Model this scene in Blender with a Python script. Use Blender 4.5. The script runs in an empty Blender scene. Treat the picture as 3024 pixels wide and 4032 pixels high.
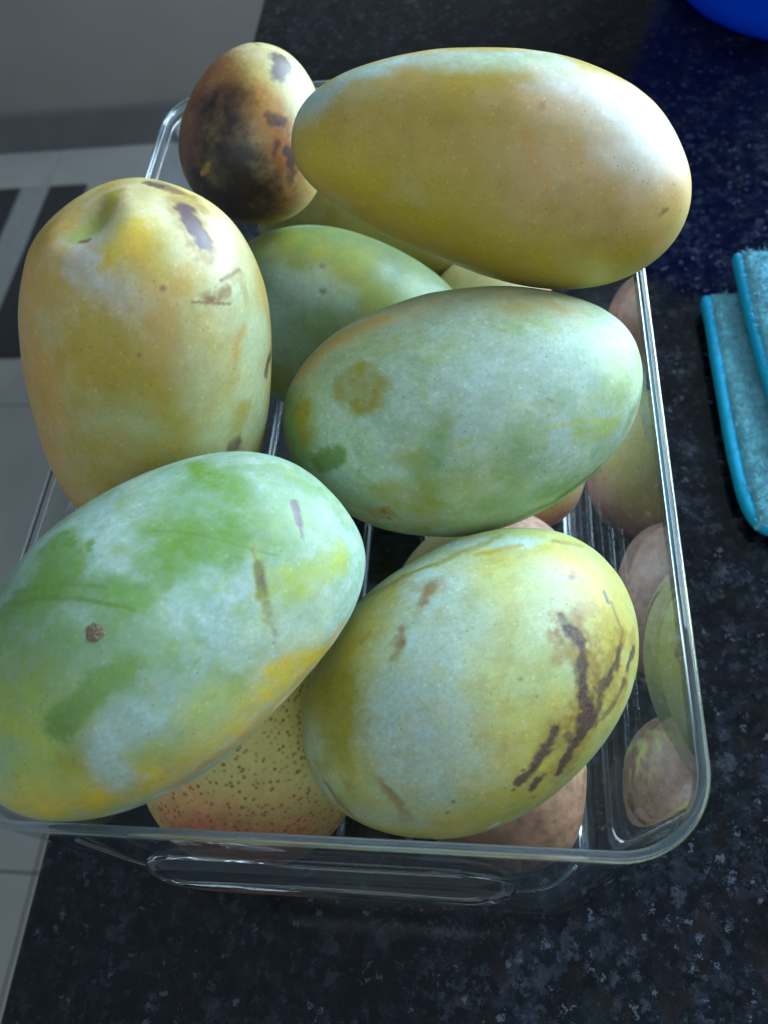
import bpy, bmesh, math, random
import numpy as np
from mathutils import Matrix, Vector

random.seed(7)
rng = np.random.default_rng(11)
scene = bpy.context.scene
COLL = scene.collection

# ------------------------------------------------------------------ camera
cam_data = bpy.data.cameras.new("camera")
cam = bpy.data.objects.new("camera", cam_data)
COLL.objects.link(cam)
scene.camera = cam
CAM_LOC = Vector((0.05370, -0.03485, 0.38067))
RIGHT = Vector((0.990495, 0.067089, -0.120079))
DOWN = Vector((-0.003774, -0.859403, -0.511286))
FORWARD = Vector((-0.137498, 0.506879, -0.850981))
m = Matrix((RIGHT, -DOWN, -FORWARD)).transposed().to_4x4()
m.translation = CAM_LOC
cam.matrix_world = m
cam_data.sensor_fit = 'VERTICAL'
cam_data.sensor_height = 24.0
cam_data.lens = 12.0 * 3261.0 / 2016.0
cam_data.clip_start = 0.01
cam_data.clip_end = 30
cam_data.dof.use_dof = True
cam_data.dof.focus_distance = 0.280
cam_data.dof.aperture_fstop = 8.0

# ------------------------------------------------------------------ light
world = bpy.data.worlds.new("World")
scene.world = world
world.use_nodes = True
bg = world.node_tree.nodes["Background"]
bg.inputs[0].default_value = (0.58, 0.79, 1.0, 1)
bg.inputs[1].default_value = 0.25

def area(name, loc, target, sx, sy, power, col):
    d = bpy.data.lights.new(name, 'AREA')
    d.shape = 'RECTANGLE'; d.size = sx; d.size_y = sy; d.energy = power; d.color = col
    o = bpy.data.objects.new(name, d); COLL.objects.link(o)
    o.location = loc
    o.rotation_euler = (Vector(target) - Vector(loc)).to_track_quat('-Z', 'Y').to_euler()
    return o
area("window_light", (1.05, 1.00, 0.50), (0.0, 0.15, 0.12), 1.10, 0.95, 60.0, (0.62, 0.83, 1.0))
area("room_light", (0.22, -0.85, 1.35), (0.0, 0.1, 0.1), 1.3, 0.9, 5.5, (0.84, 0.93, 1.0))

scene.view_settings.view_transform = 'Standard'
scene.view_settings.look = 'None'
scene.view_settings.exposure = 0.22
scene.view_settings.gamma = 1.0
scene.render.engine = 'CYCLES'
cy = scene.cycles
cy.use_denoising = True
cy.max_bounces = 12; cy.transmission_bounces = 10; cy.glossy_bounces = 8; cy.diffuse_bounces = 4; cy.transparent_max_bounces = 16
cy.caustics_refractive = True; cy.caustics_reflective = False
cy.blur_glossy = 0.6
cy.sample_clamp_indirect = 4.0

# ------------------------------------------------------------------ helpers
def tag(o, label=None, cat=None, group=None, kind=None):
    if label: o["label"] = label
    if cat: o["category"] = cat
    if group: o["group"] = group
    if kind: o["kind"] = kind
    return o

def link(name, me, mat=None, parent=None, smooth=False):
    o = bpy.data.objects.new(name, me)
    COLL.objects.link(o)
    if mat: me.materials.append(mat)
    if parent: o.parent = parent
    if smooth:
        me.polygons.foreach_set("use_smooth", [True] * len(me.polygons))
    return o

def empty(name, loc=(0, 0, 0)):
    o = bpy.data.objects.new(name, None); COLL.objects.link(o); o.location = loc
    o.empty_display_size = 0.02
    return o

def mesh_np(name, V, F):
    me = bpy.data.meshes.new(name)
    me.from_pydata(np.asarray(V).tolist(), [], [tuple(int(i) for i in f) for f in F])
    me.update()
    return me

def grid_mesh(name, V, quads, tris=None):
    """fast quad/tri mesh from numpy arrays"""
    me = bpy.data.meshes.new(name)
    nq = len(quads); nt = 0 if tris is None else len(tris)
    idx = quads.reshape(-1) if nt == 0 else np.concatenate([quads.reshape(-1), tris.reshape(-1)])
    me.vertices.add(len(V)); me.vertices.foreach_set("co", np.ascontiguousarray(V, dtype=np.float32).reshape(-1))
    me.loops.add(len(idx)); me.loops.foreach_set("vertex_index", idx.astype(np.int32))
    me.polygons.add(nq + nt)
    ls = np.concatenate([np.arange(nq) * 4, nq * 4 + np.arange(nt) * 3]).astype(np.int32)
    me.polygons.foreach_set("loop_start", ls)
    me.update(calc_edges=True)
    me.polygons.foreach_set("use_smooth", np.ones(nq + nt, dtype=bool))
    me.validate()
    return me

def box_mesh(name, x0, x1, y0, y1, z0, z1, bevel=0.0, seg=2):
    bm = bmesh.new()
    bmesh.ops.create_cube(bm, size=1.0)
    for v in bm.verts:
        v.co = Vector((x0 + (v.co.x + .5) * (x1 - x0), y0 + (v.co.y + .5) * (y1 - y0), z0 + (v.co.z + .5) * (z1 - z0)))
    if bevel:
        bmesh.ops.bevel(bm, geom=bm.edges[:], offset=bevel, segments=seg, affect='EDGES', profile=0.5)
    me = bpy.data.meshes.new(name); bm.to_mesh(me); bm.free()
    return me

def tube_mesh(name, pts, rad, n=10, caps=True):
    pts = np.asarray(pts, float); k = len(pts)
    rad = np.full(k, rad) if np.isscalar(rad) else np.asarray(rad)
    V = []; F = []
    up = np.array([0.0, 0, 1])
    for i in range(k):
        t = pts[min(i + 1, k - 1)] - pts[max(i - 1, 0)]; t /= np.linalg.norm(t)
        ref = up if abs(t[2]) < .9 else np.array([1.0, 0, 0])
        s = np.cross(t, ref); s /= np.linalg.norm(s); b = np.cross(s, t)
        for j in range(n):
            a = 2 * math.pi * j / n
            V.append(pts[i] + rad[i] * (math.cos(a) * s + math.sin(a) * b))
    for i in range(k - 1):
        for j in range(n):
            F.append((i * n + j, i * n + (j + 1) % n, (i + 1) * n + (j + 1) % n, (i + 1) * n + j))
    if caps:
        F.append(tuple(range(n))[::-1]); F.append(tuple((k - 1) * n + j for j in range(n)))
    me = bpy.data.meshes.new(name)
    me.from_pydata([tuple(v) for v in V], [], F); me.update()
    bm = bmesh.new(); bm.from_mesh(me); bmesh.ops.recalc_face_normals(bm, faces=bm.faces); bm.to_mesh(me); bm.free()
    return me

# value noise -----------------------------------------------------------------
def _hash(ix, iy, iz, seed):
    h = (ix * 374761393 + iy * 668265263 + iz * 2147483647 + seed * 144665) & 0xFFFFFFFF
    h = ((h ^ (h >> 13)) * 1274126177) & 0xFFFFFFFF
    h = ((h ^ (h >> 16)) * 2246822519) & 0xFFFFFFFF
    return ((h ^ (h >> 15)) & 0xFFFFFF) / float(0xFFFFFF)
def vnoise(P, scale, seed=0, octaves=2):
    tot = 0.0; amp = 1.0; norm = 0.0
    for o in range(octaves):
        Q = P * scale + 57.3 + 13.7 * o
        I = np.floor(Q).astype(np.int64); f = Q - I; f = f * f * (3 - 2 * f)
        v = 0
        for dx in (0, 1):
            for dy in (0, 1):
                for dz in (0, 1):
                    w = (f[:, 0] if dx else 1 - f[:, 0]) * (f[:, 1] if dy else 1 - f[:, 1]) * (f[:, 2] if dz else 1 - f[:, 2])
                    v = v + w * _hash(I[:, 0] + dx, I[:, 1] + dy, I[:, 2] + dz, seed + 31 * o)
        tot = tot + amp * (v * 2 - 1); norm += amp; amp *= .5; scale *= 2.03
    return tot / norm
def sstep(a, b, x):
    t = np.clip((x - a) / (b - a), 0, 1); return t * t * (3 - 2 * t)

# node helpers ------------------------------------------------------------------
class NT:
    def __init__(self, name):
        self.mat = bpy.data.materials.new(name); self.mat.use_nodes = True
        self.t = self.mat.node_tree; self.t.nodes.clear()
        self.out = self.t.nodes.new("ShaderNodeOutputMaterial")
    def n(self, kind, **kw):
        nd = self.t.nodes.new(kind)
        for k, v in kw.items(): setattr(nd, k, v)
        return nd
    def l(self, a, b): self.t.links.new(a, b)
    def val(self, sock, v):
        if hasattr(v, 'is_output'): self.l(v, sock)
        else: sock.default_value = v
    def math(self, op, a, b=0.0, clamp=False):
        nd = self.n("ShaderNodeMath", operation=op); nd.use_clamp = clamp
        self.val(nd.inputs[0], a); self.val(nd.inputs[1], b); return nd.outputs[0]
    def ramp(self, fac, stops, interp='LINEAR'):
        nd = self.n("ShaderNodeValToRGB"); nd.color_ramp.interpolation = interp
        e = nd.color_ramp.elements
        while len(e) < len(stops): e.new(0.5)
        for el, (p, c) in zip(e, stops):
            el.position = p; el.color = c if len(c) == 4 else (*c, 1)
        self.val(nd.inputs[0], fac); return nd.outputs[0]
    def mix(self, fac, a, b, blend='MIX'):
        nd = self.n("ShaderNodeMix", data_type='RGBA', blend_type=blend)
        self.val(nd.inputs[0], fac)
        for s, v in ((nd.inputs[6], a), (nd.inputs[7], b)):
            if hasattr(v, 'is_output'): self.l(v, s)
            else: s.default_value = (*v, 1) if len(v) == 3 else v
        return nd.outputs[2]
    def coords(self): return self.n("ShaderNodeTexCoord").outputs["Object"]
    def noise(self, scale, detail=2, rough=.5, vec=None, dist=0.0):
        nd = self.n("ShaderNodeTexNoise"); nd.inputs["Scale"].default_value = scale
        nd.inputs["Detail"].default_value = detail; nd.inputs["Roughness"].default_value = rough
        nd.inputs["Distortion"].default_value = dist
        self.l(vec if vec is not None else self.coords(), nd.inputs["Vector"]); return nd.outputs["Fac"]
    def voronoi(self, scale, feature='F1', vec=None, rnd=1.0):
        nd = self.n("ShaderNodeTexVoronoi", feature=feature); nd.inputs["Scale"].default_value = scale
        nd.inputs["Randomness"].default_value = rnd
        self.l(vec if vec is not None else self.coords(), nd.inputs["Vector"]); return nd
    def bump(self, h, strength, dist):
        nd = self.n("ShaderNodeBump"); nd.inputs["Strength"].default_value = strength; nd.inputs["Distance"].default_value = dist
        self.l(h, nd.inputs["Height"]); return nd.outputs[0]
    def principled(self, col, rough, bump=None, spec=.5, **kw):
        p = self.n("ShaderNodeBsdfPrincipled")
        if hasattr(col, 'is_output'): self.l(col, p.inputs["Base Color"])
        else: p.inputs["Base Color"].default_value = (*col, 1)
        self.val(p.inputs["Roughness"], rough)
        self.val(p.inputs["Specular IOR Level"], spec)
        if bump is not None: self.l(bump, p.inputs["Normal"])
        for k, v in kw.items(): self.val(p.inputs[k], v)
        self.l(p.outputs[0], self.out.inputs[0]); return p

# ------------------------------------------------------------------ materials
def mat_granite():
    t = NT("black_granite"); c = t.coords()
    wob = t.n("ShaderNodeTexNoise"); wob.inputs["Scale"].default_value = 420; wob.inputs["Detail"].default_value = 4; wob.inputs["Roughness"].default_value = .7; t.l(c, wob.inputs["Vector"])
    wv = t.n("ShaderNodeVectorMath", operation='MULTIPLY_ADD'); t.l(wob.outputs["Color"], wv.inputs[0]); wv.inputs[1].default_value = (.009,) * 3; t.l(c, wv.inputs[2])
    wc = wv.outputs[0]
    def cells(scale):
        v = t.voronoi(scale, 'F1', wc); sp = t.n("ShaderNodeSeparateColor"); t.l(v.outputs["Color"], sp.inputs[0]); return sp.outputs
    a = cells(185); b = cells(520)
    base = t.ramp(a[0], [(.0, (.0022, .0028, .0045)), (.42, (.0045, .006, .010)), (.60, (.010, .014, .022)), (.78, (.021, .028, .042)), (.90, (.040, .050, .072)), (.97, (.058, .066, .094))])
    fine = t.ramp(b[1], [(.0, (.0025, .0035, .006)), (.6, (.007, .010, .017)), (.85, (.026, .035, .052)), (.96, (.065, .08, .11))])
    base = t.mix(t.ramp(t.noise(120, 3, .6, c), [(.38, (0, 0, 0)), (.62, (1, 1, 1))]), base, fine)
    bro = t.math('MULTIPLY', t.math('GREATER_THAN', a[2], .86), .55)
    base = t.mix(bro, base, (.018, .0125, .012))
    dk = t.ramp(t.noise(42, 4, .65, c), [(.38, (.32, .32, .32)), (.62, (1, 1, 1))])
    base = t.mix(1.0, base, dk, 'MULTIPLY')
    base = t.mix(1.0, base, (.74, .70, .66), 'MULTIPLY')
    glint = t.math('MULTIPLY', t.math('GREATER_THAN', b[0], .985), .5)
    base = t.mix(glint, base, (.12, .14, .18))
    r = t.math('ADD', t.math('MULTIPLY', t.noise(25, 3, .6, c), .12), .05)
    t.principled(base, r, None, .45)
    return t.mat

def mat_skin():
    """fruit skin: pigment comes from the fruit's own colour layer, grain, pores and cracks from nodes"""
    t = NT("mango_skin"); c = t.coords()
    at = t.n("ShaderNodeAttribute", attribute_name="skin")
    sc = t.n("ShaderNodeAttribute", attribute_name="scar")
    bl = t.n("ShaderNodeAttribute", attribute_name="bloom")
    g1 = t.noise(1100, 3, .6, c)
    g2 = t.noise(300, 3, .65, c)
    col = at.outputs["Color"]
    f = t.math('ADD', t.math('MULTIPLY', g1, .40), .80)
    comb = t.n("ShaderNodeCombineColor"); [t.l(f, comb.inputs[i]) for i in range(3)]
    col = t.mix(.80, col, comb.outputs[0], 'MULTIPLY')
    # patchy wax: lets the green skin show through in fine grains
    wn = t.noise(560, 3, .7, c)
    wax = t.math('MULTIPLY', t.ramp(wn, [(.50, (0, 0, 0)), (.66, (1, 1, 1))]), bl.outputs["Fac"])
    col = t.mix(t.math('MULTIPLY', wax, .42), col, (.26, .38, .20))
    wh = t.math('MULTIPLY', t.ramp(wn, [(.28, (1, 1, 1)), (.44, (0, 0, 0))]), bl.outputs["Fac"])
    col = t.mix(t.math('MULTIPLY', wh, .35), col, (.72, .80, .76))
    # pores
    v = t.voronoi(430, 'F1', c)
    pore = t.math('MULTIPLY', t.ramp(v.outputs["Distance"], [(.06, (1, 1, 1)), (.16, (0, 0, 0))]),
                  t.ramp(t.noise(95, 2, .5, c), [(.46, (0, 0, 0)), (.60, (1, 1, 1))]))
    col = t.mix(t.math('MULTIPLY', pore, .70), col, (.14, .10, .04))
    v2 = t.voronoi(300, 'F1', c); len_ = t.ramp(v2.outputs["Distance"], [(.08, (1, 1, 1)), (.20, (0, 0, 0))])
    col = t.mix(len_, col, (1.22, 1.20, 1.10), 'MULTIPLY')
    # corky cracks inside the scars
    wob = t.n("ShaderNodeTexNoise"); wob.inputs["Scale"].default_value = 700; t.l(c, wob.inputs["Vector"])
    wv = t.n("ShaderNodeVectorMath", operation='MULTIPLY_ADD'); t.l(wob.outputs["Color"], wv.inputs[0]); wv.inputs[1].default_value = (.0050,) * 3; t.l(c, wv.inputs[2])
    vc = t.voronoi(560, 'DISTANCE_TO_EDGE', wv.outputs[0])
    crack = t.math('MULTIPLY', t.ramp(vc.outputs["Distance"], [(.02, (1, 1, 1)), (.12, (0, 0, 0))]), sc.outputs["Fac"])
    col = t.mix(t.math('MULTIPLY', crack, .32), col, (.40, .29, .20))
    h = g2
    h = t.math('SUBTRACT', h, t.math('MULTIPLY', sc.outputs["Fac"], t.math('MULTIPLY', g2, 1.8)))
    bmp = t.bump(h, .10, .0005)
    r = t.math('ADD', t.math('MULTIPLY', bl.outputs["Fac"], .20), t.math('ADD', t.math('MULTIPLY', g2, .18), .34))
    r = t.math('ADD', r, t.math('MULTIPLY', sc.outputs["Fac"], .05))
    t.principled(col, r, bmp, .5)
    return t.mat

def mat_pear():
    t = NT("pear_skin"); c = t.coords()
    at = t.n("ShaderNodeAttribute", attribute_name="skin")
    dots = t.n("ShaderNodeAttribute", attribute_name="dots")
    v = t.voronoi(430, 'F1', c, 1.0); dsz = t.noise(240, 2, .5, c)
    d = t.math('MULTIPLY', t.ramp(t.math('ADD', v.outputs["Distance"], t.math('MULTIPLY', t.math('SUBTRACT', dsz, .5), .55)), [(.10, (1, 1, 1)), (.40, (0, 0, 0))]), dots.outputs["Fac"])
    g = t.noise(700, 3, .6, c)
    f = t.math('ADD', t.math('MULTIPLY', g, .5), .75)
    comb = t.n("ShaderNodeCombineColor"); [t.l(f, comb.inputs[i]) for i in range(3)]
    col = t.mix(.6, at.outputs["Color"], comb.outputs[0], 'MULTIPLY')
    col = t.mix(t.math('MULTIPLY', d, .85), col, (.36, .10, .04))
    t.principled(col, t.math('ADD', t.math('MULTIPLY', g, .2), .35), t.bump(t.math('SUBTRACT', g, d), .15, .0005), .45)
    return t.mat

def mat_plastic():
    t = NT("clear_plastic")
    p = t.principled((.955, .985, .99), .012, None, .5)
    p.inputs["Transmission Weight"].default_value = 1.0
    p.inputs["IOR"].default_value = 1.50
    return t.mat

def thin_plastic(name, haze, tint, ior=1.57):
    t = NT(name)
    g = t.n("ShaderNodeNewGeometry"); inv = t.math('ADD', t.math('MULTIPLY', g.outputs["Backfacing"], 1 / ior - ior), ior)
    fr = t.n("ShaderNodeFresnel"); t.l(inv, fr.inputs[0])
    tr = t.n("ShaderNodeBsdfTransparent"); tr.inputs[0].default_value = (*tint, 1)
    gl = t.n("ShaderNodeBsdfGlossy"); gl.inputs["Roughness"].default_value = .015
    df = t.n("ShaderNodeBsdfDiffuse"); df.inputs[0].default_value = (.62, .72, .78, 1)
    m1 = t.n("ShaderNodeMixShader")
    t.val(m1.inputs[0], t.math('MULTIPLY', t.ramp(t.noise(60, 5, .7), [(.42, (.15, .15, .15)), (.75, (1, 1, 1))]), haze))
    t.l(tr.outputs[0], m1.inputs[1]); t.l(df.outputs[0], m1.inputs[2])
    m2 = t.n("ShaderNodeMixShader"); t.l(fr.outputs[0], m2.inputs[0]); t.l(m1.outputs[0], m2.inputs[1]); t.l(gl.outputs[0], m2.inputs[2])
    t.l(m2.outputs[0], t.out.inputs[0]); return t.mat

def hazy_rim():
    t = NT("hazy_clear_rim")
    p = t.n("ShaderNodeBsdfPrincipled"); p.inputs["Base Color"].default_value = (.93, .975, .99, 1); p.inputs["Roughness"].default_value = .03
    p.inputs["Transmission Weight"].default_value = 1.0; p.inputs["IOR"].default_value = 1.55
    d = t.n("ShaderNodeBsdfTranslucent"); d.inputs[0].default_value = (.60, .74, .82, 1)
    d2 = t.n("ShaderNodeBsdfDiffuse"); d2.inputs[0].default_value = (.60, .74, .82, 1)
    a = t.n("ShaderNodeMixShader"); a.inputs[0].default_value = .5; t.l(d.outputs[0], a.inputs[1]); t.l(d2.outputs[0], a.inputs[2])
    b = t.n("ShaderNodeMixShader"); t.val(b.inputs[0], t.math('MULTIPLY', t.ramp(t.noise(90, 4, .7), [(.3, (.4, .4, .4)), (.75, (1, 1, 1))]), .085))  # pale diffuse haze mixed in to brighten the clear plastic
    t.l(p.outputs[0], b.inputs[1]); t.l(a.outputs[0], b.inputs[2]); t.l(b.outputs[0], t.out.inputs[0]); return t.mat

def tub_plastic():
    t = NT("blue_plastic")
    p = t.n("ShaderNodeBsdfPrincipled"); p.inputs["Base Color"].default_value = (.002, .12, .85, 1); p.inputs["Roughness"].default_value = .3
    d = t.n("ShaderNodeBsdfTranslucent"); d.inputs[0].default_value = (.002, .14, .95, 1)
    a = t.n("ShaderNodeMixShader"); t.val(a.inputs[0], t.math('ADD', t.math('MULTIPLY', t.noise(25, 2, .5), .06), .14))
    t.l(p.outputs[0], a.inputs[1]); t.l(d.outputs[0], a.inputs[2]); t.l(a.outputs[0], t.out.inputs[0]); return t.mat

def simple(name, col, rough, spec=.5, noise=None, bump=None):
    t = NT(name); c = t.coords(); cc = col
    if noise:
        s, amt = noise
        cc = t.mix(t.ramp(t.noise(s, 4, .6, c), [(.3, (0, 0, 0)), (.7, (1, 1, 1))]), tuple(x * (1 - amt) for x in col), tuple(min(1, x * (1 + amt)) for x in col))
    b = t.bump(t.noise(bump[0], 4, .6, c), bump[1], bump[2]) if bump else None
    t.principled(cc, rough, b, spec); return t.mat

M_GRANITE = mat_granite()
M_SKIN = mat_skin()
M_PEAR = mat_pear()
M_PLASTIC = mat_plastic()
M_TILE = simple("floor_tile_ceramic", (.47, .445, .41), .35, .5, (6, .10), (40, .1, .001))
M_GROUT = simple("grout", (.20, .19, .18), .9)
M_WALL = simple("painted_wall", (.30, .27, .24), .7, .3, (5, .06), (120, .15, .001))
M_SKIRT = simple("skirting_tile", (.16, .155, .155), .5, .4, (9, .1))
M_CAB = simple("cabinet_board", (.45, .43, .40), .5)
M_DARKMAT = simple("mat_dark_weave", (.062, .060, .062), .95, .1, (150, .3), (400, .5, .002))
M_LIGHTMAT = simple("mat_grey_weave", (.36, .35, .34), .95, .1, (150, .2), (400, .5, .002))
M_TUB = tub_plastic()
M_THIN = thin_plastic("clear_plastic_wall", .05, (.965, .985, .99))
M_RIM = hazy_rim()
M_HEM = simple("turquoise_binding", (.002, .38, .64), .7, .35, (220, .12), (900, .4, .0006))
M_PILE = simple("microfibre_pile", (.15, .46, .55), .95, .1, (160, .3), (600, .6, .002))
M_FIBRE = simple("microfibre_loops", (.24, .48, .60), .95, .1, (120, .25))
M_STEM = simple("woody_stem", (.19, .105, .05), .8, .2, (500, .3), (800, .5, .0008))
def mat_cork():
    t = NT("corky_scar"); c = t.coords()
    v = t.voronoi(1900, 'DISTANCE_TO_EDGE', c)
    g = t.noise(1500, 3, .6, c)
    col = t.mix(t.ramp(v.outputs["Distance"], [(.05, (0, 0, 0)), (.25, (1, 1, 1))]), (.13, .085, .045), (.44, .37, .27))
    col = t.mix(t.ramp(g, [(.4, (0, 0, 0)), (.6, (1, 1, 1))]), col, (.24, .18, .11))
    t.principled(col, .85, t.bump(v.outputs["Distance"], .8, .0006), .2); return t.mat
M_CORK = mat_cork()

# ------------------------------------------------------------------ setting
FLOOR_Z = -0.9
counter = link("worktop", box_mesh("worktop", -.1522, .95, -.40, 1.25, -.030, 0.0, .0022, 3), M_GRANITE)
tag(counter, "polished black speckled granite worktop under the clear fruit container", "worktop", kind="structure")
cab = link("cabinet", box_mesh("cabinet", -.125, .93, -.36, 1.23, FLOOR_Z + .002, -.0305), M_CAB, counter)

floor = link("floor", box_mesh("floor", -2.6, .3, -1.2, 1.863, FLOOR_Z - .03, FLOOR_Z - .0045), M_GROUT)
tag(floor, "pale tiled kitchen floor below the worktop", "floor", kind="structure")
TS = .45
tile_me = box_mesh("tile", 0.0015, TS - .0015, 0.0015, TS - .0015, -.010, 0.0, .0012, 2)
tile_me.materials.append(M_TILE)
for ix in range(-3, 3):
    for iy in range(-4, 2):
        o = bpy.data.objects.new("tile", tile_me); COLL.objects.link(o); o.parent = floor
        o.location = (-1.094 + ix * TS, .965 + (iy + .067) * TS, FLOOR_Z)
wall = link("wall", box_mesh("wall", -2.6, .9, 1.8635, 1.96, FLOOR_Z - .03, .9), M_WALL)
tag(wall, "dim grey-brown kitchen wall at the end of the floor", "wall", kind="structure")
skirt = link("skirting_board", box_mesh("skirting_board", -2.6, .9, 1.851, 1.8625, FLOOR_Z + .001, FLOOR_Z + .105, .002), M_SKIRT, wall)

mat_root = empty("floor_mat", (-1.19, 1.411, FLOOR_Z))
tag(mat_root, "dark floor mat with grey stripes lying on the tiles", "mat")
sx = -.979
for i, w in enumerate((.102, .078, .075, .078, .102)):
    me = box_mesh("stripe", -w / 2 + .0004, w / 2 - .0004, -.287, .287, .0008, .0085, .003)
    o = link("stripe", me, M_DARKMAT if i % 2 == 0 else M_LIGHTMAT, mat_root)
    o.location = (sx - w / 2 + 1.19, 0, 0); sx -= w

# ------------------------------------------------------------------ blue tub
def lathe(name, prof, n=96):
    V = []; F = []
    k = len(prof)
    for r, z in prof:
        for j in range(n):
            a = 2 * math.pi * j / n; V.append((r * math.cos(a), r * math.sin(a), z))
    for i in range(k - 1):
        for j in range(n):
            F.append((i * n + j, i * n + (j + 1) % n, (i + 1) * n + (j + 1) % n, (i + 1) * n + j))
    if prof[0][0] < 1e-3 or True:
        F.append(tuple(range(n))[::-1])
        F.append(tuple((k - 1) * n + j for j in range(n)))
    return mesh_np(name, V, F)
tub = empty("tub", (.3065, .688, 0))
tag(tub, "bright blue plastic tub standing on the granite behind the cloth", "tub")
prof = [(.096, .0015), (.109, .0035), (.1155, .010), (.119, .022), (.133, .08), (.149, .14), (.164, .195),
        (.1615, .1965), (.1465, .141), (.1305, .081), (.1165, .023), (.107, .008), (.02, .006)]
link("body", lathe("tub_body", prof), M_TUB, tub, True)
rp = [(.170 + .0045 * math.cos(a), .198 + .0045 * math.sin(a)) for a in np.linspace(0, 2 * math.pi, 17)]
rimV = []; rimF = []
for j in range(96):
    a = 2 * math.pi * j / 96
    for r, z in rp[:-1]: rimV.append((r * math.cos(a) - .004 * math.cos(a), r * math.sin(a) - .004 * math.sin(a), z))
for j in range(96):
    for k in range(16):
        rimF.append((j * 16 + k, j * 16 + (k + 1) % 16, ((j + 1) % 96) * 16 + (k + 1) % 16, ((j + 1) % 96) * 16 + k))
link("rim", mesh_np("tub_rim", rimV, rimF), M_TUB, tub, True)

# ------------------------------------------------------------------ folded cloth
cloth = empty("cloth", (.2580, .2555, 0))
tag(cloth, "folded turquoise microfibre cloth with bright blue bound edges on the granite", "cloth")
def fold(name, x0, x1, y0, y1, ztop, zbot, lean, seed):
    """one soft layer of the folded cloth: a closed pillow-edged slab"""
    nx, ny = 60, 80
    us = np.linspace(0, 1, nx); vs = np.linspace(0, 1, ny)
    U, Vv = np.meshgrid(us, vs, indexing='ij')
    X = x0 + (x1 - x0) * U + lean * (1 - Vv) ** 3 ; Y = y0 + (y1 - y0) * Vv
    e = np.minimum(np.minimum((X - X.min(0)) , (x1 - X)), np.minimum(Y - y0, y1 - Y))
    rnd = np.sqrt(np.clip(1 - (1 - np.clip(e / .007, 0, 1)) ** 2, 0, 1))
    mid = (ztop + zbot) / 2; half = (ztop - zbot) / 2
    P = np.stack([X, Y, 0 * X], -1).reshape(-1, 3)
    nz = vnoise(P, 55, seed, 3).reshape(X.shape) * .0016
    Zt = mid + half * rnd + nz * rnd; Zb = mid - half * rnd
    V = np.concatenate([np.stack([X, Y, Zt], -1).reshape(-1, 3), np.stack([X, Y, Zb], -1).reshape(-1, 3)])
    q = []
    N = nx * ny
    for i in range(nx - 1):
        for j in range(ny - 1):
            a = i * ny + j; q.append((a, a + ny, a + ny + 1, a + 1)); q.append((N + a, N + a + 1, N + a + ny + 1, N + a + ny))
    V -= np.array([.26, .245, 0])
    return grid_mesh(name, V, np.array(q)), (X, Y, Zt)
me, low = fold("lower_fold", .1765, .345, .166, .324, .0125, .0012, .004, 3)
link("lower_fold", me, M_PILE, cloth)
me, top = fold("upper_fold", .1945, .350, .172, .345, .0245, .0128, .012, 9)
link("upper_fold", me, M_PILE, cloth)
def hem(path, r):
    pts = np.array(path) - np.array([.26, .245, 0])
    # smooth resample
    t = np.linspace(0, len(pts) - 1, 60); k = np.arange(len(pts))
    pp = np.stack([np.interp(t, k, pts[:, i]) for i in range(3)], 1)
    for _ in range(5):
        pp[1:-1] = (pp[:-2] + 2 * pp[1:-1] + pp[2:]) / 4
    rr = r * (1 + .03 * np.sin(np.arange(60) * .7) + .015 * rng.standard_normal(60)); rr[0] *= .75; rr[-1] *= .75
    o = link("hem", tube_mesh("hem", pp, rr, 12), M_HEM, cloth, True)
    o.scale = (1, 1, 1)
hem([(.1765, .3215, .0080), (.1768, .30, .0075), (.1765, .26, .0075), (.1765, .22, .0072), (.1775, .19, .0068), (.181, .172, .0065), (.188, .1655, .0065), (.22, .1645, .0065), (.30, .165, .0065), (.345, .166, .0065)], .0035)
hem([(.1945, .343, .0195), (.1948, .32, .019), (.1955, .29, .0185), (.197, .255, .0185), (.2005, .215, .018), (.207, .180, .018), (.216, .172, .018), (.27, .171, .018), (.35, .171, .018)], .0034)
# pile: thousands of short fibres on the two folds
def fibres(surfs, count):
    V = []; F = []
    for (X, Y, Z), n in zip(surfs, count):
        nx, ny = X.shape
        ii = rng.integers(1, nx - 2, n); jj = rng.integers(1, ny - 1, n)
        for i, j in zip(ii, jj):
            p = np.array([X[i, j], Y[i, j], Z[i, j]]) + np.array([rng.normal(0, .0012), rng.normal(0, .0012), -.0004])
            h = rng.uniform(.0015, .0038); d = np.array([rng.normal(0, .6), rng.normal(0, .6), 1.0]); d /= np.linalg.norm(d)
            s = rng.normal(0, 1, 3); s[2] = 0; s /= np.linalg.norm(s) + 1e-9; w = .00035
            b = len(V); bend = rng.normal(0, .0008, 3)
            V += [p - s * w, p + s * w, p + d * h * .6 + s * w * .8, p + d * h * .6 - s * w * .8, p + d * h + bend]
            F += [(b, b + 1, b + 2, b + 3), (b + 3, b + 2, b + 4)]
    V = np.array(V) - np.array([.26, .245, 0])
    return mesh_np("pile", V, F)
pile = link("pile", fibres((low, top), (9000, 16000)), M_FIBRE, cloth)
tag(pile, kind="stuff")

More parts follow.
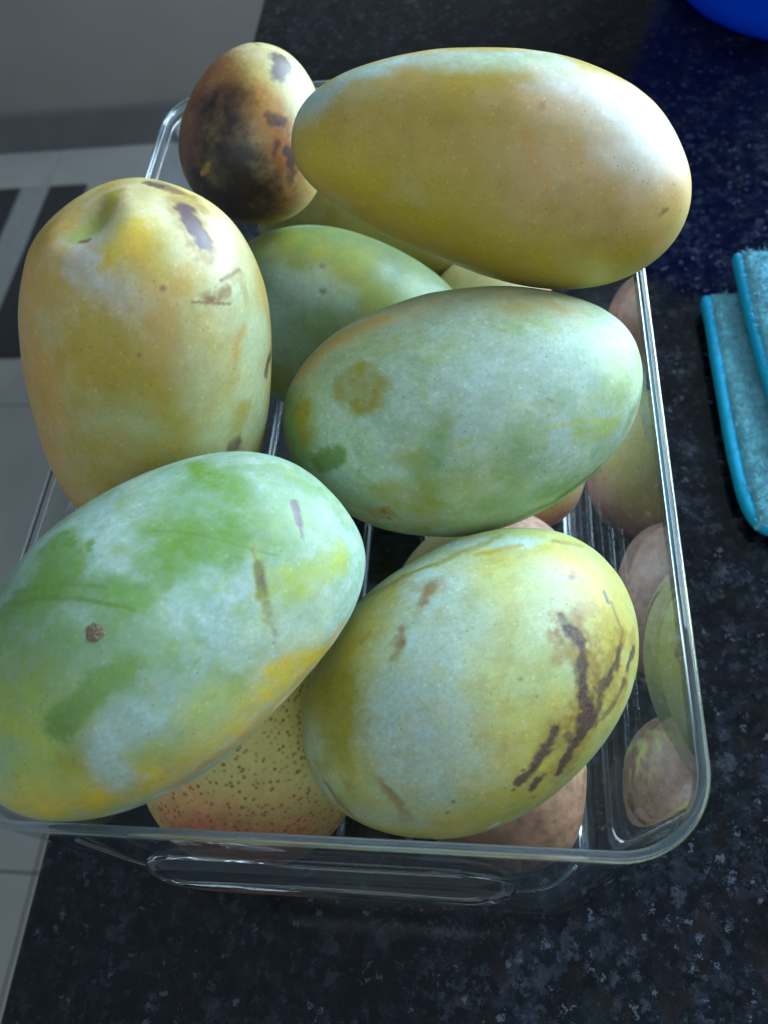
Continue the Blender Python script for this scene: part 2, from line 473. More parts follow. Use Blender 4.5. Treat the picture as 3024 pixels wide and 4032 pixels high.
# ------------------------------------------------------------------ container
H = .145
box = empty("storage_container", (0, .18, 0))
tag(box, "clear plastic rectangular storage container heaped with mangoes and pears", "container")
def ring(hw, y0, y1, r):
    P = []
    def seg(a, b, n):
        for i in range(n): P.append(a + (b - a) * i / n)
    def arc(c, a0, n=14):
        for i in range(n):
            a = a0 + math.pi / 2 * i / n; P.append(np.array([c[0] + r * math.cos(a), c[1] + r * math.sin(a)]))
    A = np.array
    seg(A([-hw + r, y0]), A([hw - r, y0]), 150); arc((hw - r, y0 + r), -math.pi / 2)
    seg(A([hw, y0 + r]), A([hw, y1 - r]), 40); arc((hw - r, y1 - r), 0)
    seg(A([hw - r, y1]), A([-hw + r, y1]), 40); arc((-hw + r, y1 - r), math.pi / 2)
    seg(A([-hw, y1 - r]), A([-hw, y0 + r]), 40); arc((-hw + r, y0 + r), math.pi)
    return np.array(P)
def dims(z, inset):
    k = z / H
    hw = .0973 + .0127 * k ** 1.6
    return (hw - inset, .0006 * (1 - k) + inset, .347 + .007 * k - inset, .026 - inset)
levels = []
for zz in np.concatenate([[0.0008, .0014, .0030, .0055], np.linspace(.009, H - .0045, 76)]):
    f = max(0, 1 - zz / .006); ins = .005 * f * f
    levels.append((ring(*dims(zz, ins)), zz))
T = .0028
for zz in np.concatenate([np.linspace(H - .0045, .012, 74), [.0085, .0062, .0048, .0042]]):
    f = max(0, 1 - (zz - .004) / .008); ins = T + .005 * f * f
    levels.append((ring(*dims(zz, ins)), zz))
n = len(levels[0][0]); k = len(levels)
V = np.concatenate([np.c_[P, np.full(n, z)] for P, z in levels]) - np.array([0, .18, 0])
I, J = np.meshgrid(np.arange(k - 1), np.arange(n), indexing='ij')
quads = np.stack([I * n + J, I * n + (J + 1) % n, (I + 1) * n + (J + 1) % n, (I + 1) * n + J], -1).reshape(-1, 4)
faces = [tuple(q) for q in quads.tolist()] + [tuple(range(n))[::-1], tuple((k - 1) * n + j for j in range(n))]
bm = bmesh.new()
me = mesh_np("container_wall", V, faces)
bm.from_mesh(me); bmesh.ops.recalc_face_normals(bm, faces=bm.faces); bm.to_mesh(me); bm.free()
wallobj = link("container_wall", me, M_THIN, box, True)
me.polygons[len(quads)].use_smooth = False; me.polygons[len(quads) + 1].use_smooth = False
# rim bead
cs = [(.0013 + .0015 * math.copysign(abs(math.cos(a)) ** .7, math.cos(a)), H - .0016 + .0018 * math.copysign(abs(math.sin(a)) ** .7, math.sin(a))) for a in np.linspace(0, 2 * math.pi, 17)[:-1]]
V = []; nr = None
for ins, z in cs:
    hw, y0, y1, r = dims(z, 0); P = ring(hw - ins, y0 + ins, y1 - ins, r - ins); nr = len(P)
    V.append(np.c_[P, np.full(nr, z)])
V = np.concatenate(V) - np.array([0, .18, 0])
c_ = len(cs)
I, J = np.meshgrid(np.arange(c_), np.arange(nr), indexing='ij')
quads = np.stack([I * nr + J, I * nr + (J + 1) % nr, ((I + 1) % c_) * nr + (J + 1) % nr, ((I + 1) % c_) * nr + J], -1).reshape(-1, 4)
me = mesh_np("rim", V, quads.tolist())
bm = bmesh.new(); bm.from_mesh(me); bmesh.ops.recalc_face_normals(bm, faces=bm.faces); bm.to_mesh(me); bm.free()
link("rim", me, M_RIM, box, True)
# moulded seam round the grip
def seam(pts):
    t = np.linspace(0, len(pts) - 1, 90); kx = np.arange(len(pts)); pts = np.array(pts)
    pp = np.stack([np.interp(t, kx, pts[:, i]) for i in range(2)], 1)
    for _ in range(25): pp[1:-1] = (pp[:-2] + 2 * pp[1:-1] + pp[2:]) / 4
    out = np.c_[pp[:, 0], .0035 * (1 - pp[:, 1] / H) - .0011, pp[:, 1]] - np.array([0, .18, 0])
    return tube_mesh("moulded_seam", out, .0005, 8)
link("moulded_seam", seam([(.0735, .1395), (.072, .11), (.0705, .082), (.064, .066), (.05, .052), (.02, .049), (-.03, .049), (-.055, .052), (-.068, .066), (-.0705, .09), (-.069, .115), (-.0675, .1395)]), M_RIM, box, True)
# oval finger grip on the front wall: a solid pillow-edged plate
def stadium(hl, hh, n=28):
    P = []
    for a in np.linspace(-math.pi / 2, math.pi / 2, n): P.append((hl - hh + hh * math.cos(a), hh * math.sin(a)))
    for a in np.linspace(math.pi / 2, 3 * math.pi / 2, n): P.append((-hl + hh + hh * math.cos(a), hh * math.sin(a)))
    return np.array(P)
V = []; prof = [(.0000, -.0003)] + [(f, -.0006 - .0050 * math.sqrt(max(0, 1 - (1 - f / .0150) ** 2)) + .0004 * math.sin(f * 2400)) for f in (0, .0003, .0008, .0016, .0026, .0038, .0052, .0068, .0086, .0106, .0128, .0150)]
for ins, y in prof:
    P = stadium(.063 - ins, .0245 - ins)
    V.append(np.c_[P[:, 0] - .004, np.full(len(P), y), P[:, 1] + .0815])
ng = len(V[0]); V = np.concatenate(V) - np.array([0, .18, 0])
F = [(i * ng + j, i * ng + (j + 1) % ng, (i + 1) * ng + (j + 1) % ng, (i + 1) * ng + j) for i in range(len(prof) - 1) for j in range(ng)]
F += [tuple(range(ng))[::-1], tuple((len(prof) - 1) * ng + j for j in range(ng))]
me = mesh_np("grip", V, F)
bm = bmesh.new(); bm.from_mesh(me); bmesh.ops.recalc_face_normals(bm, faces=bm.faces); bm.to_mesh(me); bm.free()
link("grip", me, M_PLASTIC, box, True)
# floor ribs
for x in (-.0885, -.074, -.045, -.015, .015, .045, .074, .0885):
    prof = []
    nseg = 24
    V = []; F = []
    ys = np.linspace(.022, .336, nseg)
    for y in ys:
        e = min(1, (y - .0215) / .006, (.3365 - y) / .006); e = max(.15, e)
        for a in np.linspace(0, math.pi, 7):
            V.append((x + .0018 * math.cos(a), y - .18, .0046 + .0014 * e * math.sin(a)))
    for i in range(nseg - 1):
        for j in range(6): F.append((i * 7 + j, i * 7 + j + 1, (i + 1) * 7 + j + 1, (i + 1) * 7 + j))
        F.append((i * 7 + 6, i * 7, (i + 1) * 7, (i + 1) * 7 + 6))
    F.append(tuple(range(7))); F.append(tuple((nseg - 1) * 7 + j for j in range(7)))
    me = mesh_np("floor_rib", V, F)
    bm = bmesh.new(); bm.from_mesh(me); bmesh.ops.recalc_face_normals(bm, faces=bm.faces); bm.to_mesh(me); bm.free()
    link("floor_rib", me, M_RIM, box, True)

# ------------------------------------------------------------------ mangoes
# per mango: place, axes, size, ground colour and the marks on its skin, each mark a stroke through
# points on the skin (0.1 mm, the mango's own axes): (points, radius, pigment, strength, softness, raggedness)
PIGMENT = {'bloom': (0.42, 0.58, 0.54), 'cream': (0.72, 0.65, 0.38), 'pale': (0.52, 0.6, 0.36), 'green': (0.155, 0.3, 0.055), 'dgreen': (0.15, 0.26, 0.05), 'olive': (0.32, 0.29, 0.022), 'oyel': (0.44, 0.32, 0.018), 'yellow': (0.62, 0.46, 0.05), 'orange': (0.6, 0.31, 0.055), 'peach': (0.64, 0.41, 0.16), 'white': (0.66, 0.66, 0.61), 'brown': (0.26, 0.13, 0.05), 'lbrown': (0.32, 0.185, 0.04), 'dark': (0.085, 0.045, 0.04), 'purple': (0.12, 0.075, 0.085), 'black': (0.028, 0.018, 0.018), 'ygreen': (0.37, 0.45, 0.07), 'red': (0.58, 0.17, 0.07), 'rust': (0.33, 0.12, 0.035), 'umber': (0.15, 0.062, 0.026), 'suture': (0.48, 0.54, 0.14)}
MANGO = {}
MANGO['A'] = dict(loc=[-0.0486, 0.2782, 0.1691], rot=[[0.2898, 0.6494, 0.7031], [0.9558, -0.1576, -0.2483], [-0.0504, 0.744, -0.6663]], dim=[0.0349, 0.0301, 0.0286, -0.1581, 2.1, 0.0, 2.1], base=(0.58, 0.45, 0.16), marks=[  # the dark marks down one side paint both rot and shade
  ([(255, 147, -112), (217, 171, -128), (181, 193, -136), (145, 214, -138), (106, 215, -163), (68, 214, -182), (31, 212, -196)], 83, 'pale', 0.85, 0.7, 0.5),
  ([(299, -53, -124), (296, -17, -136), (295, 15, -138), (295, 45, -131), (285, 74, -133), (275, 100, -129), (266, 126, -119)], 59, 'cream', 0.7, 0.8, 0.5),
  ([(129, -64, -245), (118, -31, -255), (108, 0, -260), (98, 31, -262), (88, 61, -260), (90, 96, -250), (92, 130, -235)], 79, 'orange', 0.6, 0.8, 0.6),
  ([(189, -153, -170), (183, -120, -196), (179, -89, -213), (176, -60, -224), (156, -44, -237), (137, -28, -248)], 43, 'lbrown', 0.75, 0.6, 0.7),
  ([(187, -193, -130), (136, -213, -146), (87, -240, -138), (31, -243, -160), (-25, -253, -160), (-72, -245, -172), (-119, -244, -167), (-166, -251, -136), (-216, -248, -90), (-269, -237, -69), (-321, -219, -67), (-336, -176, -55), (-350, -131, -43), (-364, -86, -33)], 114, 'rust', 0.95, 0.6, 0.4),
  ([(66, -107, -253), (59, -57, -269), (52, -10, -276), (46, 35, -276), (26, 70, -273), (7, 104, -267), (-13, 137, -255), (-42, 158, -247), (-71, 177, -236), (-100, 197, -219), (-134, 200, -210), (-169, 202, -195), (-204, 202, -174), (-239, 201, -141), (-270, 167, -140), (-301, 129, -122), (-333, 83, -72)], 87, 'rust', 0.9, 0.7, 0.5),
  ([(87, -13, -267), (80, 13, -269), (73, 37, -269), (66, 62, -266), (60, 86, -262)], 39, 'orange', 0.4, 0.8, 0.6),
  ([(-2, -201, -213), (-56, -203, -216), (-109, -210, -207), (-163, -223, -176), (-205, -194, -181), (-247, -172, -164), (-290, -160, -110), (-303, -102, -140), (-315, -52, -140), (-329, -8, -118)], 103, 'umber', 0.9, 0.7, 0.4),
  ([(44, -84, -266), (10, -67, -277), (-25, -51, -284), (-59, -35, -288), (-82, -11, -289), (-105, 12, -287), (-128, 34, -282), (-152, 53, -274), (-176, 71, -262), (-201, 88, -247), (-231, 62, -236), (-261, 34, -217), (-292, 2, -186), (-295, -50, -176), (-298, -108, -144)], 87, 'black', 0.95, 0.6, 0.5),
  ([(-134, -62, -277), (-170, -71, -265), (-207, -83, -245), (-245, -98, -214), (-266, -63, -206), (-288, -31, -189), (-310, -1, -159), (-300, 40, -170), (-290, 78, -172), (-281, 115, -167)], 91, 'black', 0.92, 0.7, 0.4),
  ([(276, 80, -139), (265, 91, -147), (253, 101, -152), (230, 94, -177)], 28, 'purple', 0.9, 0.4, 0.5),
  ([(48, 115, -255), (51, 136, -245), (54, 156, -232), (56, 138, -242), (58, 119, -250), (61, 100, -257)], 12, 'dark', 0.85, 0.5, 0.8),
  ([(-47, 195, -222), (-67, 206, -214), (-88, 216, -203), (-108, 226, -190), (-127, 223, -190), (-145, 220, -187)], 14, 'dark', 0.85, 0.5, 1),
  ([(-24, 157, -246), (-43, 152, -251), (-62, 147, -253)], 8, 'dark', 0.7, 0.5, 1),
  ([(-186, -98, -250), (-205, -124, -230), (-186, -109, -246), (-167, -95, -259)], 8, 'orange', 0.7, 0.4, 0.6),
  ([(338, -70, -46), (327, -45, -80), (319, -23, -103)], 10, 'lbrown', 0.5, 0.6, 0.6),])
MANGO['B'] = dict(loc=[0.0512, 0.2223, 0.1887], rot=[[0.9656, -0.1229, -0.2292], [-0.2207, -0.8532, -0.4725], [-0.1375, 0.5069, -0.851]], dim=[0.0707, 0.0371, 0.0352, 0.2764, 1.8797, 0.1051, 2.4654], base=(0.52, 0.355, 0.06), marks=[
  ([(-562, 144, -148), (-516, 169, -155), (-471, 192, -158), (-427, 213, -156), (-382, 233, -152), (-339, 248, -152), (-296, 261, -151), (-253, 274, -147), (-210, 287, -142), (-167, 299, -136), (-124, 311, -129), (-80, 322, -120), (-36, 333, -109), (12, 336, -121), (59, 338, -130), (107, 339, -137), (154, 339, -141), (202, 338, -141), (254, 333, -145), (306, 327, -145), (358, 319, -141)], 99, 'oyel', 0.7, 0.8, 0.6),
  ([(-678, -52, -73), (-651, -53, -113), (-629, -63, -131), (-608, -77, -142), (-588, -93, -149), (-569, -110, -153), (-550, -129, -153), (-533, -151, -146), (-504, -151, -167), (-477, -154, -182), (-450, -159, -194), (-424, -164, -203), (-398, -170, -212), (-372, -177, -218), (-347, -185, -224), (-322, -193, -227), (-297, -197, -234), (-272, -201, -240), (-248, -205, -245), (-223, -210, -250), (-199, -215, -253), (-175, -221, -255), (-151, -227, -256), (-127, -234, -258), (-103, -241, -258), (-78, -243, -262), (-54, -245, -265), (-29, -249, -267), (-5, -251, -269), (20, -255, -270), (44, -260, -270), (69, -266, -267), (94, -272, -263), (119, -280, -256)], 49, 'bloom', 0.75, 0.7, 0.8),
  ([(-702, -1, -50), (-673, 5, -107), (-651, -5, -130), (-631, -17, -146)], 49, 'bloom', 0.5, 0.9, 0.6),
  ([(-244, -185, -260), (-221, -187, -265), (-199, -189, -270), (-176, -192, -274), (-154, -195, -277), (-131, -198, -281), (-109, -202, -283), (-87, -206, -286), (-65, -210, -288), (-42, -214, -289), (-20, -218, -290), (2, -223, -291), (24, -228, -291), (47, -233, -290), (68, -229, -294), (89, -226, -298), (110, -223, -301), (132, -221, -302), (153, -219, -303)], 36, 'pale', 0.6, 0.7, 0.8),
  ([(177, 69, -353), (244, 76, -347), (312, 81, -337), (382, 84, -320), (445, 97, -296), (512, 107, -261)], 156, 'peach', 0.65, 0.9, 0.5),
  ([(177, -146, -338), (223, -138, -337), (270, -132, -333), (318, -128, -326), (367, -126, -314), (403, -107, -308), (440, -90, -299), (478, -74, -286), (518, -61, -266)], 90, 'white', 0.75, 0.8, 0.5),
  ([(350, -36, -338), (374, -21, -332), (398, -7, -326), (422, 6, -318), (447, 19, -308)], 66, 'white', 0.45, 0.9, 0.5),
  ([(494, 261, -154), (527, 244, -149), (562, 224, -139)], 74, 'orange', 0.4, 0.8, 0.6),
  ([(501, 269, -134), (464, 291, -127), (428, 311, -113)], 82, 'oyel', 0.6, 0.8, 0.6),
  ([(79, 34, -357), (86, 51, -355), (93, 68, -352), (100, 84, -348), (111, 97, -345), (122, 110, -342), (133, 123, -338), (144, 135, -333), (159, 148, -328), (174, 161, -322)], 20, 'orange', 0.45, 0.7, 1.2),
  ([(-57, -55, -341), (-34, -56, -345), (-12, -57, -348), (11, -59, -351), (34, -61, -353), (56, -63, -355), (79, -65, -356), (101, -67, -357), (121, -70, -357), (141, -74, -357), (161, -77, -356), (181, -81, -355), (202, -85, -353)], 39, 'peach', 0.5, 0.8, 0.8),
  ([(565, 41, -242), (593, 41, -220), (622, 39, -192)], 46, 'orange', 0.35, 0.8, 0.6),
  ([(-366, -43, -273), (-389, -26, -267), (-412, -9, -260), (-435, 8, -252), (-459, 24, -243), (-429, 20, -254), (-399, 16, -265), (-369, 12, -274), (-340, 7, -284), (-311, 2, -292), (-282, -3, -300)], 66, 'peach', 0.25, 0.9, 0.8),
  ([(607, -157, -134), (622, -141, -129), (637, -125, -124), (652, -109, -119)], 15, 'orange', 0.4, 0.6, 0.6),
  ([(577, 117, -212)], 10, 'brown', 0.7, 0.5, 1),
  ([(588, 104, -208)], 7, 'brown', 0.7, 0.5, 1),
  ([(644, 76, -157)], 7, 'brown', 0.7, 0.5, 0.6),
  ([(586, 27, -227)], 4, 'brown', 0.7, 0.5, 0.6),
  ([(307, -150, -320)], 4, 'brown', 0.8, 0.4, 0.4),
  ([(-210, 287, -142)], 5, 'brown', 0.4, 0.5, 0.5),
  ([(105, -63, -358)], 12, 'lbrown', 0.4, 0.6, 0.8),])
MANGO['C'] = dict(loc=[-0.0632, 0.1416, 0.1727], rot=[[0.2642, 0.2603, 0.9287], [0.9624, -0.135, -0.2359], [0.064, 0.956, -0.2862]], dim=[0.0649, 0.0401, 0.0381, 0.0127, 2.5565, 0.0199, 2.6484], base=(0.62, 0.45, 0.115), marks=[
  ([(454, -290, -149), (426, -278, -190), (389, -275, -216), (345, -276, -235), (295, -282, -245), (246, -276, -262), (191, -274, -273), (129, -276, -276), (57, -283, -272), (1, -270, -284), (-60, -258, -293), (-128, -249, -296), (-207, -245, -292), (-276, -240, -284), (-382, -253, -245), (-429, -234, -261)], 118, 'orange', 0.65, 0.9, 0.5),
  ([(218, 137, -349), (160, 118, -360), (98, 98, -368), (82, 140, -355), (62, 182, -338), (37, 223, -315), (25, 176, -341), (7, 128, -360), (-17, 77, -373), (-48, 22, -380)], 126, 'oyel', 0.55, 0.9, 0.6),
  ([(481, 308, -76), (442, 325, -87), (399, 340, -93), (351, 354, -94), (298, 368, -89), (238, 380, -76), (194, 381, -91), (147, 381, -101), (96, 381, -109), (42, 380, -114), (41, 360, -162), (32, 339, -200), (17, 316, -231)], 95, 'pale', 0.75, 0.8, 0.6),
  ([(158, 47, -375), (139, 64, -373), (119, 81, -371), (98, 98, -368)], 63, 'pale', 0.45, 0.8, 0.8),
  ([(594, -116, -171), (582, -102, -197), (569, -89, -219), (554, -78, -239), (551, -52, -248), (547, -28, -255), (542, -4, -261), (538, 14, -263), (535, 32, -265), (530, 49, -266)], 57, 'white', 0.7, 0.6, 0.8),
  ([(645, -61, -39), (647, -27, -46), (648, 6, -50), (647, 37, -51), (644, 64, -62), (640, 89, -69), (634, 113, -74), (624, 140, -85), (611, 167, -92), (597, 192, -95), (580, 217, -95), (561, 241, -91), (574, 238, -61), (584, 233, -24), (590, 225, 22), (586, 212, 87)], 66, 'cream', 0.8, 0.8, 0.6),
  ([(616, 28, -169), (604, 32, -190), (590, 34, -209), (576, 36, -226), (565, 58, -234), (553, 79, -240)], 57, 'yellow', 0.85, 0.45, 0.7),
  ([(610, 44, -178), (600, 50, -192), (590, 55, -207), (579, 59, -219)], 32, 'orange', 0.4, 0.7, 0.7),
  ([(505, 125, -262), (485, 133, -271), (465, 141, -279), (444, 148, -287), (422, 154, -293), (399, 161, -299), (376, 168, -304), (353, 178, -306), (330, 189, -306), (306, 199, -306)], 51, 'peach', 0.6, 0.8, 0.7),
  ([(300, 239, -281), (267, 251, -277), (234, 264, -271), (198, 277, -265)], 63, 'pale', 0.5, 0.8, 0.8),
  ([(326, -62, -351), (301, -38, -359), (274, -15, -365), (245, 8, -369)], 79, 'oyel', 0.5, 0.9, 0.7),
  ([(643, 6, 89), (643, 26, 85), (642, 45, 84), (641, 64, 84), (639, 81, 83), (636, 97, 83), (632, 113, 86), (629, 131, 72), (626, 149, 61)], 24, 'lbrown', 0.75, 0.6, 0.9),
  ([(644, -27, 77), (646, -6, 72), (646, 13, 69)], 13, 'purple', 0.9, 0.3, 0.5),
  ([(644, 32, 77), (643, 49, 76), (642, 67, 76)], 13, 'purple', 0.7, 0.5, 0.7),
  ([(641, 110, 4), (638, 124, -13), (634, 136, -29), (628, 149, -42), (621, 163, -55), (612, 178, -67), (603, 190, -79), (593, 201, -89)], 38, 'lbrown', 0.8, 0.6, 0.6),
  ([(639, 117, -8), (635, 132, -25), (630, 145, -40), (622, 161, -55), (613, 175, -68), (606, 185, -77), (598, 195, -86)], 19, 'purple', 0.95, 0.3, 0.5),
  ([(518, 264, -125), (519, 275, -99), (519, 286, -71), (515, 295, -37)], 4, 'brown', 0.8, 0.4, 0.4),
  ([(483, 252, -183), (484, 261, -170), (484, 270, -156), (487, 277, -141), (489, 284, -126)], 14, 'brown', 0.75, 0.6, 0.8),
  ([(486, 211, -222), (483, 225, -211), (480, 239, -200), (476, 253, -187), (470, 269, -172), (463, 284, -155), (455, 299, -135)], 3, 'brown', 0.8, 0.4, 0.3),
  ([(513, 283, -91), (511, 291, -69), (508, 298, -46), (494, 306, -52), (480, 313, -57), (464, 320, -61), (449, 328, -64)], 14, 'lbrown', 0.4, 0.8, 1),
  ([(182, 390, 55), (182, 393, 21), (174, 394, -1), (163, 395, -9), (151, 395, -16)], 13, 'purple', 0.85, 0.5, 0.5),
  ([(-36, 336, -202), (-32, 349, -182)], 17, 'dark', 0.85, 0.5, 0.8),
  ([(380, 337, -119), (366, 336, -133), (352, 334, -146), (337, 332, -158), (317, 332, -167), (298, 332, -175)], 13, 'orange', 0.6, 0.7, 1),
  ([(97, 355, -171), (79, 352, -178), (61, 348, -184), (42, 345, -190)], 28, 'oyel', 0.6, 0.6, 0.9),
  ([(522, 135, -244)], 7, 'brown', 0.7, 0.4, 0.4),
  ([(352, 98, -337)], 5, 'brown', 0.5, 0.5, 0.4),
  ([(628, -93, -112), (633, -91, -96), (637, -89, -78), (640, -88, -58), (641, -91, -36), (642, -96, -11)], 28, 'lbrown', 0.6, 0.5, 0.6),
  ([(630, -93, -102), (636, -90, -81), (640, -88, -58), (641, -98, -18)], 19, 'olive', 0.8, 0.5, 0.6),
  ([(593, -144, -154), (600, -132, -149), (607, -121, -143), (614, -110, -137)], 35, 'ygreen', 0.85, 0.5, 0.6),
  ([(579, -126, -188), (584, -114, -189), (588, -102, -189)], 8, 'brown', 0.9, 0.3, 0.4),
  ([(634, -115, 57), (637, -99, 60), (640, -83, 65), (641, -69, 73), (641, -55, 82)], 16, 'peach', 0.5, 0.7, 0.8),
  ([(448, 330, 56), (431, 338, 48), (413, 346, 43), (393, 353, 41), (371, 360, 41), (346, 366, 45), (318, 371, 54), (284, 375, 71)], 22, 'orange', 0.4, 0.8, 0.6),])
MANGO['D'] = dict(loc=[0.0404, 0.1539, 0.1372], rot=[[0.9741, 0.2247, -0.0235], [0.1793, -0.8322, -0.5247], [-0.1375, 0.5069, -0.851]], dim=[0.066, 0.0441, 0.0405, -0.0505, 2.1762, -0.1012, 1.9834], base=(0.47, 0.6, 0.4), marks=[
  ([(-592, -216, -47), (-558, -223, -118), (-528, -238, -142), (-499, -255, -155), (-470, -273, -161), (-442, -293, -160), (-414, -314, -150), (-379, -318, -172), (-345, -323, -187), (-311, -329, -196), (-277, -336, -201), (-243, -344, -203), (-208, -344, -213), (-173, -345, -220), (-138, -347, -223), (-103, -350, -225), (-68, -353, -223), (-32, -357, -218), (1, -351, -225), (34, -346, -229), (67, -341, -232), (101, -337, -234), (134, -333, -234), (168, -329, -231), (203, -326, -227), (234, -315, -232), (267, -305, -234), (300, -295, -232), (333, -285, -229), (368, -277, -222), (404, -269, -210)], 65, 'cream', 0.5, 0.8, 0.6),
  ([(-569, -245, -51), (-545, -250, -97), (-521, -257, -123), (-499, -267, -137), (-478, -278, -147), (-456, -289, -151), (-435, -301, -153), (-414, -314, -150), (-389, -315, -170), (-365, -317, -184), (-341, -319, -195), (-317, -322, -203), (-293, -325, -210), (-269, -329, -215), (-245, -333, -218)], 44, 'yellow', 0.5, 0.8, 0.6),
  ([(-548, -253, -84), (-525, -256, -120), (-503, -263, -139), (-482, -271, -152), (-461, -280, -161), (-440, -289, -167), (-420, -299, -170), (-399, -309, -171), (-379, -320, -169), (-354, -320, -186), (-329, -320, -199), (-304, -321, -210), (-279, -323, -218)], 37, 'orange', 0.3, 0.8, 0.8),
  ([(187, -285, -275), (210, -283, -272), (233, -280, -268), (256, -278, -263), (279, -277, -258), (303, -275, -251), (327, -274, -244), (351, -273, -234)], 31, 'oyel', 0.4, 0.7, 1),
  ([(-624, -94, -122), (-626, -52, -130), (-631, -12, -124), (-616, 34, -141), (-604, 78, -143)], 82, 'green', 0.75, 0.6, 0.5),
  ([(-394, -117, -316), (-379, -97, -328), (-365, -77, -338), (-350, -58, -347), (-335, -75, -350), (-320, -93, -350), (-333, -108, -343), (-346, -124, -333)], 53, 'olive', 0.85, 0.35, 0.6),
  ([(-569, -73, -206), (-567, -50, -212), (-566, -28, -216), (-564, -6, -217)], 48, 'olive', 0.7, 0.5, 0.6),
  ([(-539, 114, -211), (-520, 110, -232), (-500, 105, -251), (-482, 101, -267)], 37, 'dgreen', 0.85, 0.3, 0.7),
  ([(-126, 79, -397), (-136, 96, -393), (-147, 113, -388), (-157, 130, -383), (-168, 147, -377), (-178, 164, -369), (-189, 181, -361), (-199, 198, -352), (-201, 221, -341), (-202, 243, -328), (-204, 265, -313), (-205, 288, -296)], 41, 'green', 0.6, 0.7, 1),
  ([(-273, 146, -353), (-254, 153, -357), (-235, 159, -360), (-216, 165, -362)], 27, 'olive', 0.5, 0.7, 1),
  ([(105, 151, -378), (98, 172, -372), (91, 193, -365), (85, 214, -356), (79, 235, -346), (82, 255, -334), (85, 276, -320), (89, 297, -305)], 44, 'green', 0.5, 0.8, 1),
  ([(-106, 53, -401), (-89, 41, -403), (-72, 30, -405), (-55, 18, -405), (-38, 6, -405)], 43, 'olive', 0.2, 0.9, 1),
  ([(-312, 275, -267), (-283, 287, -270), (-253, 298, -272), (-224, 310, -272), (-194, 321, -270), (-217, 335, -249), (-240, 350, -222), (-263, 364, -190)], 72, 'olive', 0.6, 0.5, 0.8),
  ([(-25, 345, -270), (-2, 352, -262), (22, 359, -253), (46, 366, -242), (71, 373, -230), (96, 381, -215), (121, 388, -198), (145, 382, -201), (169, 376, -201), (193, 370, -201), (218, 364, -199), (243, 359, -196), (268, 353, -191), (294, 347, -184)], 43, 'green', 0.45, 0.7, 0.9),
  ([(79, 438, -97), (102, 433, -106), (126, 428, -111), (151, 423, -113), (176, 418, -112), (201, 413, -108), (227, 408, -101), (255, 404, -87), (275, 392, -103), (297, 381, -113), (319, 370, -118), (342, 359, -120), (366, 348, -118), (391, 337, -111), (419, 326, -97)], 22, 'green', 0.75, 0.5, 0.6),
  ([(-459, 134, -270), (-435, 136, -286), (-410, 138, -300), (-386, 140, -312), (-363, 141, -322), (-339, 143, -332), (-316, 144, -340), (-292, 146, -348), (-269, 147, -355), (-251, 142, -361), (-233, 138, -367), (-215, 133, -372), (-198, 129, -377)], 3, 'suture', 0.5, 0.6, 1.2),
  ([(-84, 139, -388), (-61, 139, -389), (-38, 138, -389), (-16, 138, -389)], 5, 'suture', 0.6, 0.6, 1.2),
  ([(-1, 139, -389), (23, 141, -388), (47, 142, -386), (71, 144, -384), (95, 145, -381), (120, 147, -377), (144, 148, -374), (169, 150, -369), (194, 151, -364)], 3, 'suture', 0.5, 0.6, 1.2),
  ([(215, 148, -361), (238, 148, -355), (260, 147, -350), (283, 147, -343), (307, 146, -336), (330, 145, -327), (355, 147, -317), (379, 149, -305), (405, 151, -291), (431, 153, -276), (458, 155, -258), (486, 156, -236)], 5, 'suture', 0.6, 0.6, 1.2),
  ([(-62, 143, -388), (-46, 141, -389), (-31, 138, -389)], 9, 'ygreen', 0.7, 0.5, 1),
  ([(336, 173, -314), (358, 174, -304), (380, 175, -293), (403, 176, -281), (426, 177, -266), (450, 172, -253), (476, 167, -237)], 34, 'ygreen', 0.65, 0.6, 0.9),
  ([(-384, 314, -177), (-364, 319, -186), (-345, 325, -194)], 24, 'lbrown', 0.6, 0.7, 1.2),
  ([(-357, 314, -199)], 9, 'brown', 0.9, 0.4, 0.6),
  ([(-337, 343, -173)], 7, 'brown', 0.9, 0.4, 0.6),
  ([(-317, 380, -115)], 5, 'brown', 0.9, 0.4, 0.6),
  ([(644, -143, -99), (642, -119, -97), (640, -94, -96), (624, -64, -139), (616, -37, -156), (612, -12, -163), (610, 12, -163), (609, 36, -158), (611, 59, -146)], 14, 'ygreen', 0.5, 0.7, 0.6),
  ([(538, 201, -141), (544, 182, -153), (552, 163, -162), (561, 144, -166), (570, 125, -168), (581, 106, -166)], 12, 'ygreen', 0.5, 0.7, 0.6),
  ([(-415, 303, -161), (-403, 325, -137), (-391, 347, -103), (-379, 370, -21), (-359, 380, -21), (-339, 391, -7), (-320, 401, -7), (-300, 411, -8)], 37, 'olive', 0.45, 0.7, 0.8),
  ([(237, 57, -375), (256, 69, -369)], 4, 'brown', 0.5, 0.5, 0.6),
  ([(46, -175, -363)], 4, 'brown', 0.5, 0.5, 0.6),
  ([(-5, 72, -402), (6, 44, -404), (18, 17, -405), (29, -12, -403), (41, -40, -400), (53, -69, -395), (28, -73, -396), (4, -78, -396), (-20, -82, -396)], 60, 'bloom', 0.5, 0.9, 0.7),
  ([(365, -51, -336), (323, -49, -351), (282, -46, -363), (241, -45, -374), (201, -43, -381)], 85, 'bloom', 0.5, 0.9, 0.5),
  ([(-181, 232, -339), (-161, 239, -339), (-141, 246, -338), (-121, 252, -337), (-100, 259, -335), (-79, 266, -332)], 34, 'olive', 0.3, 0.8, 1),])
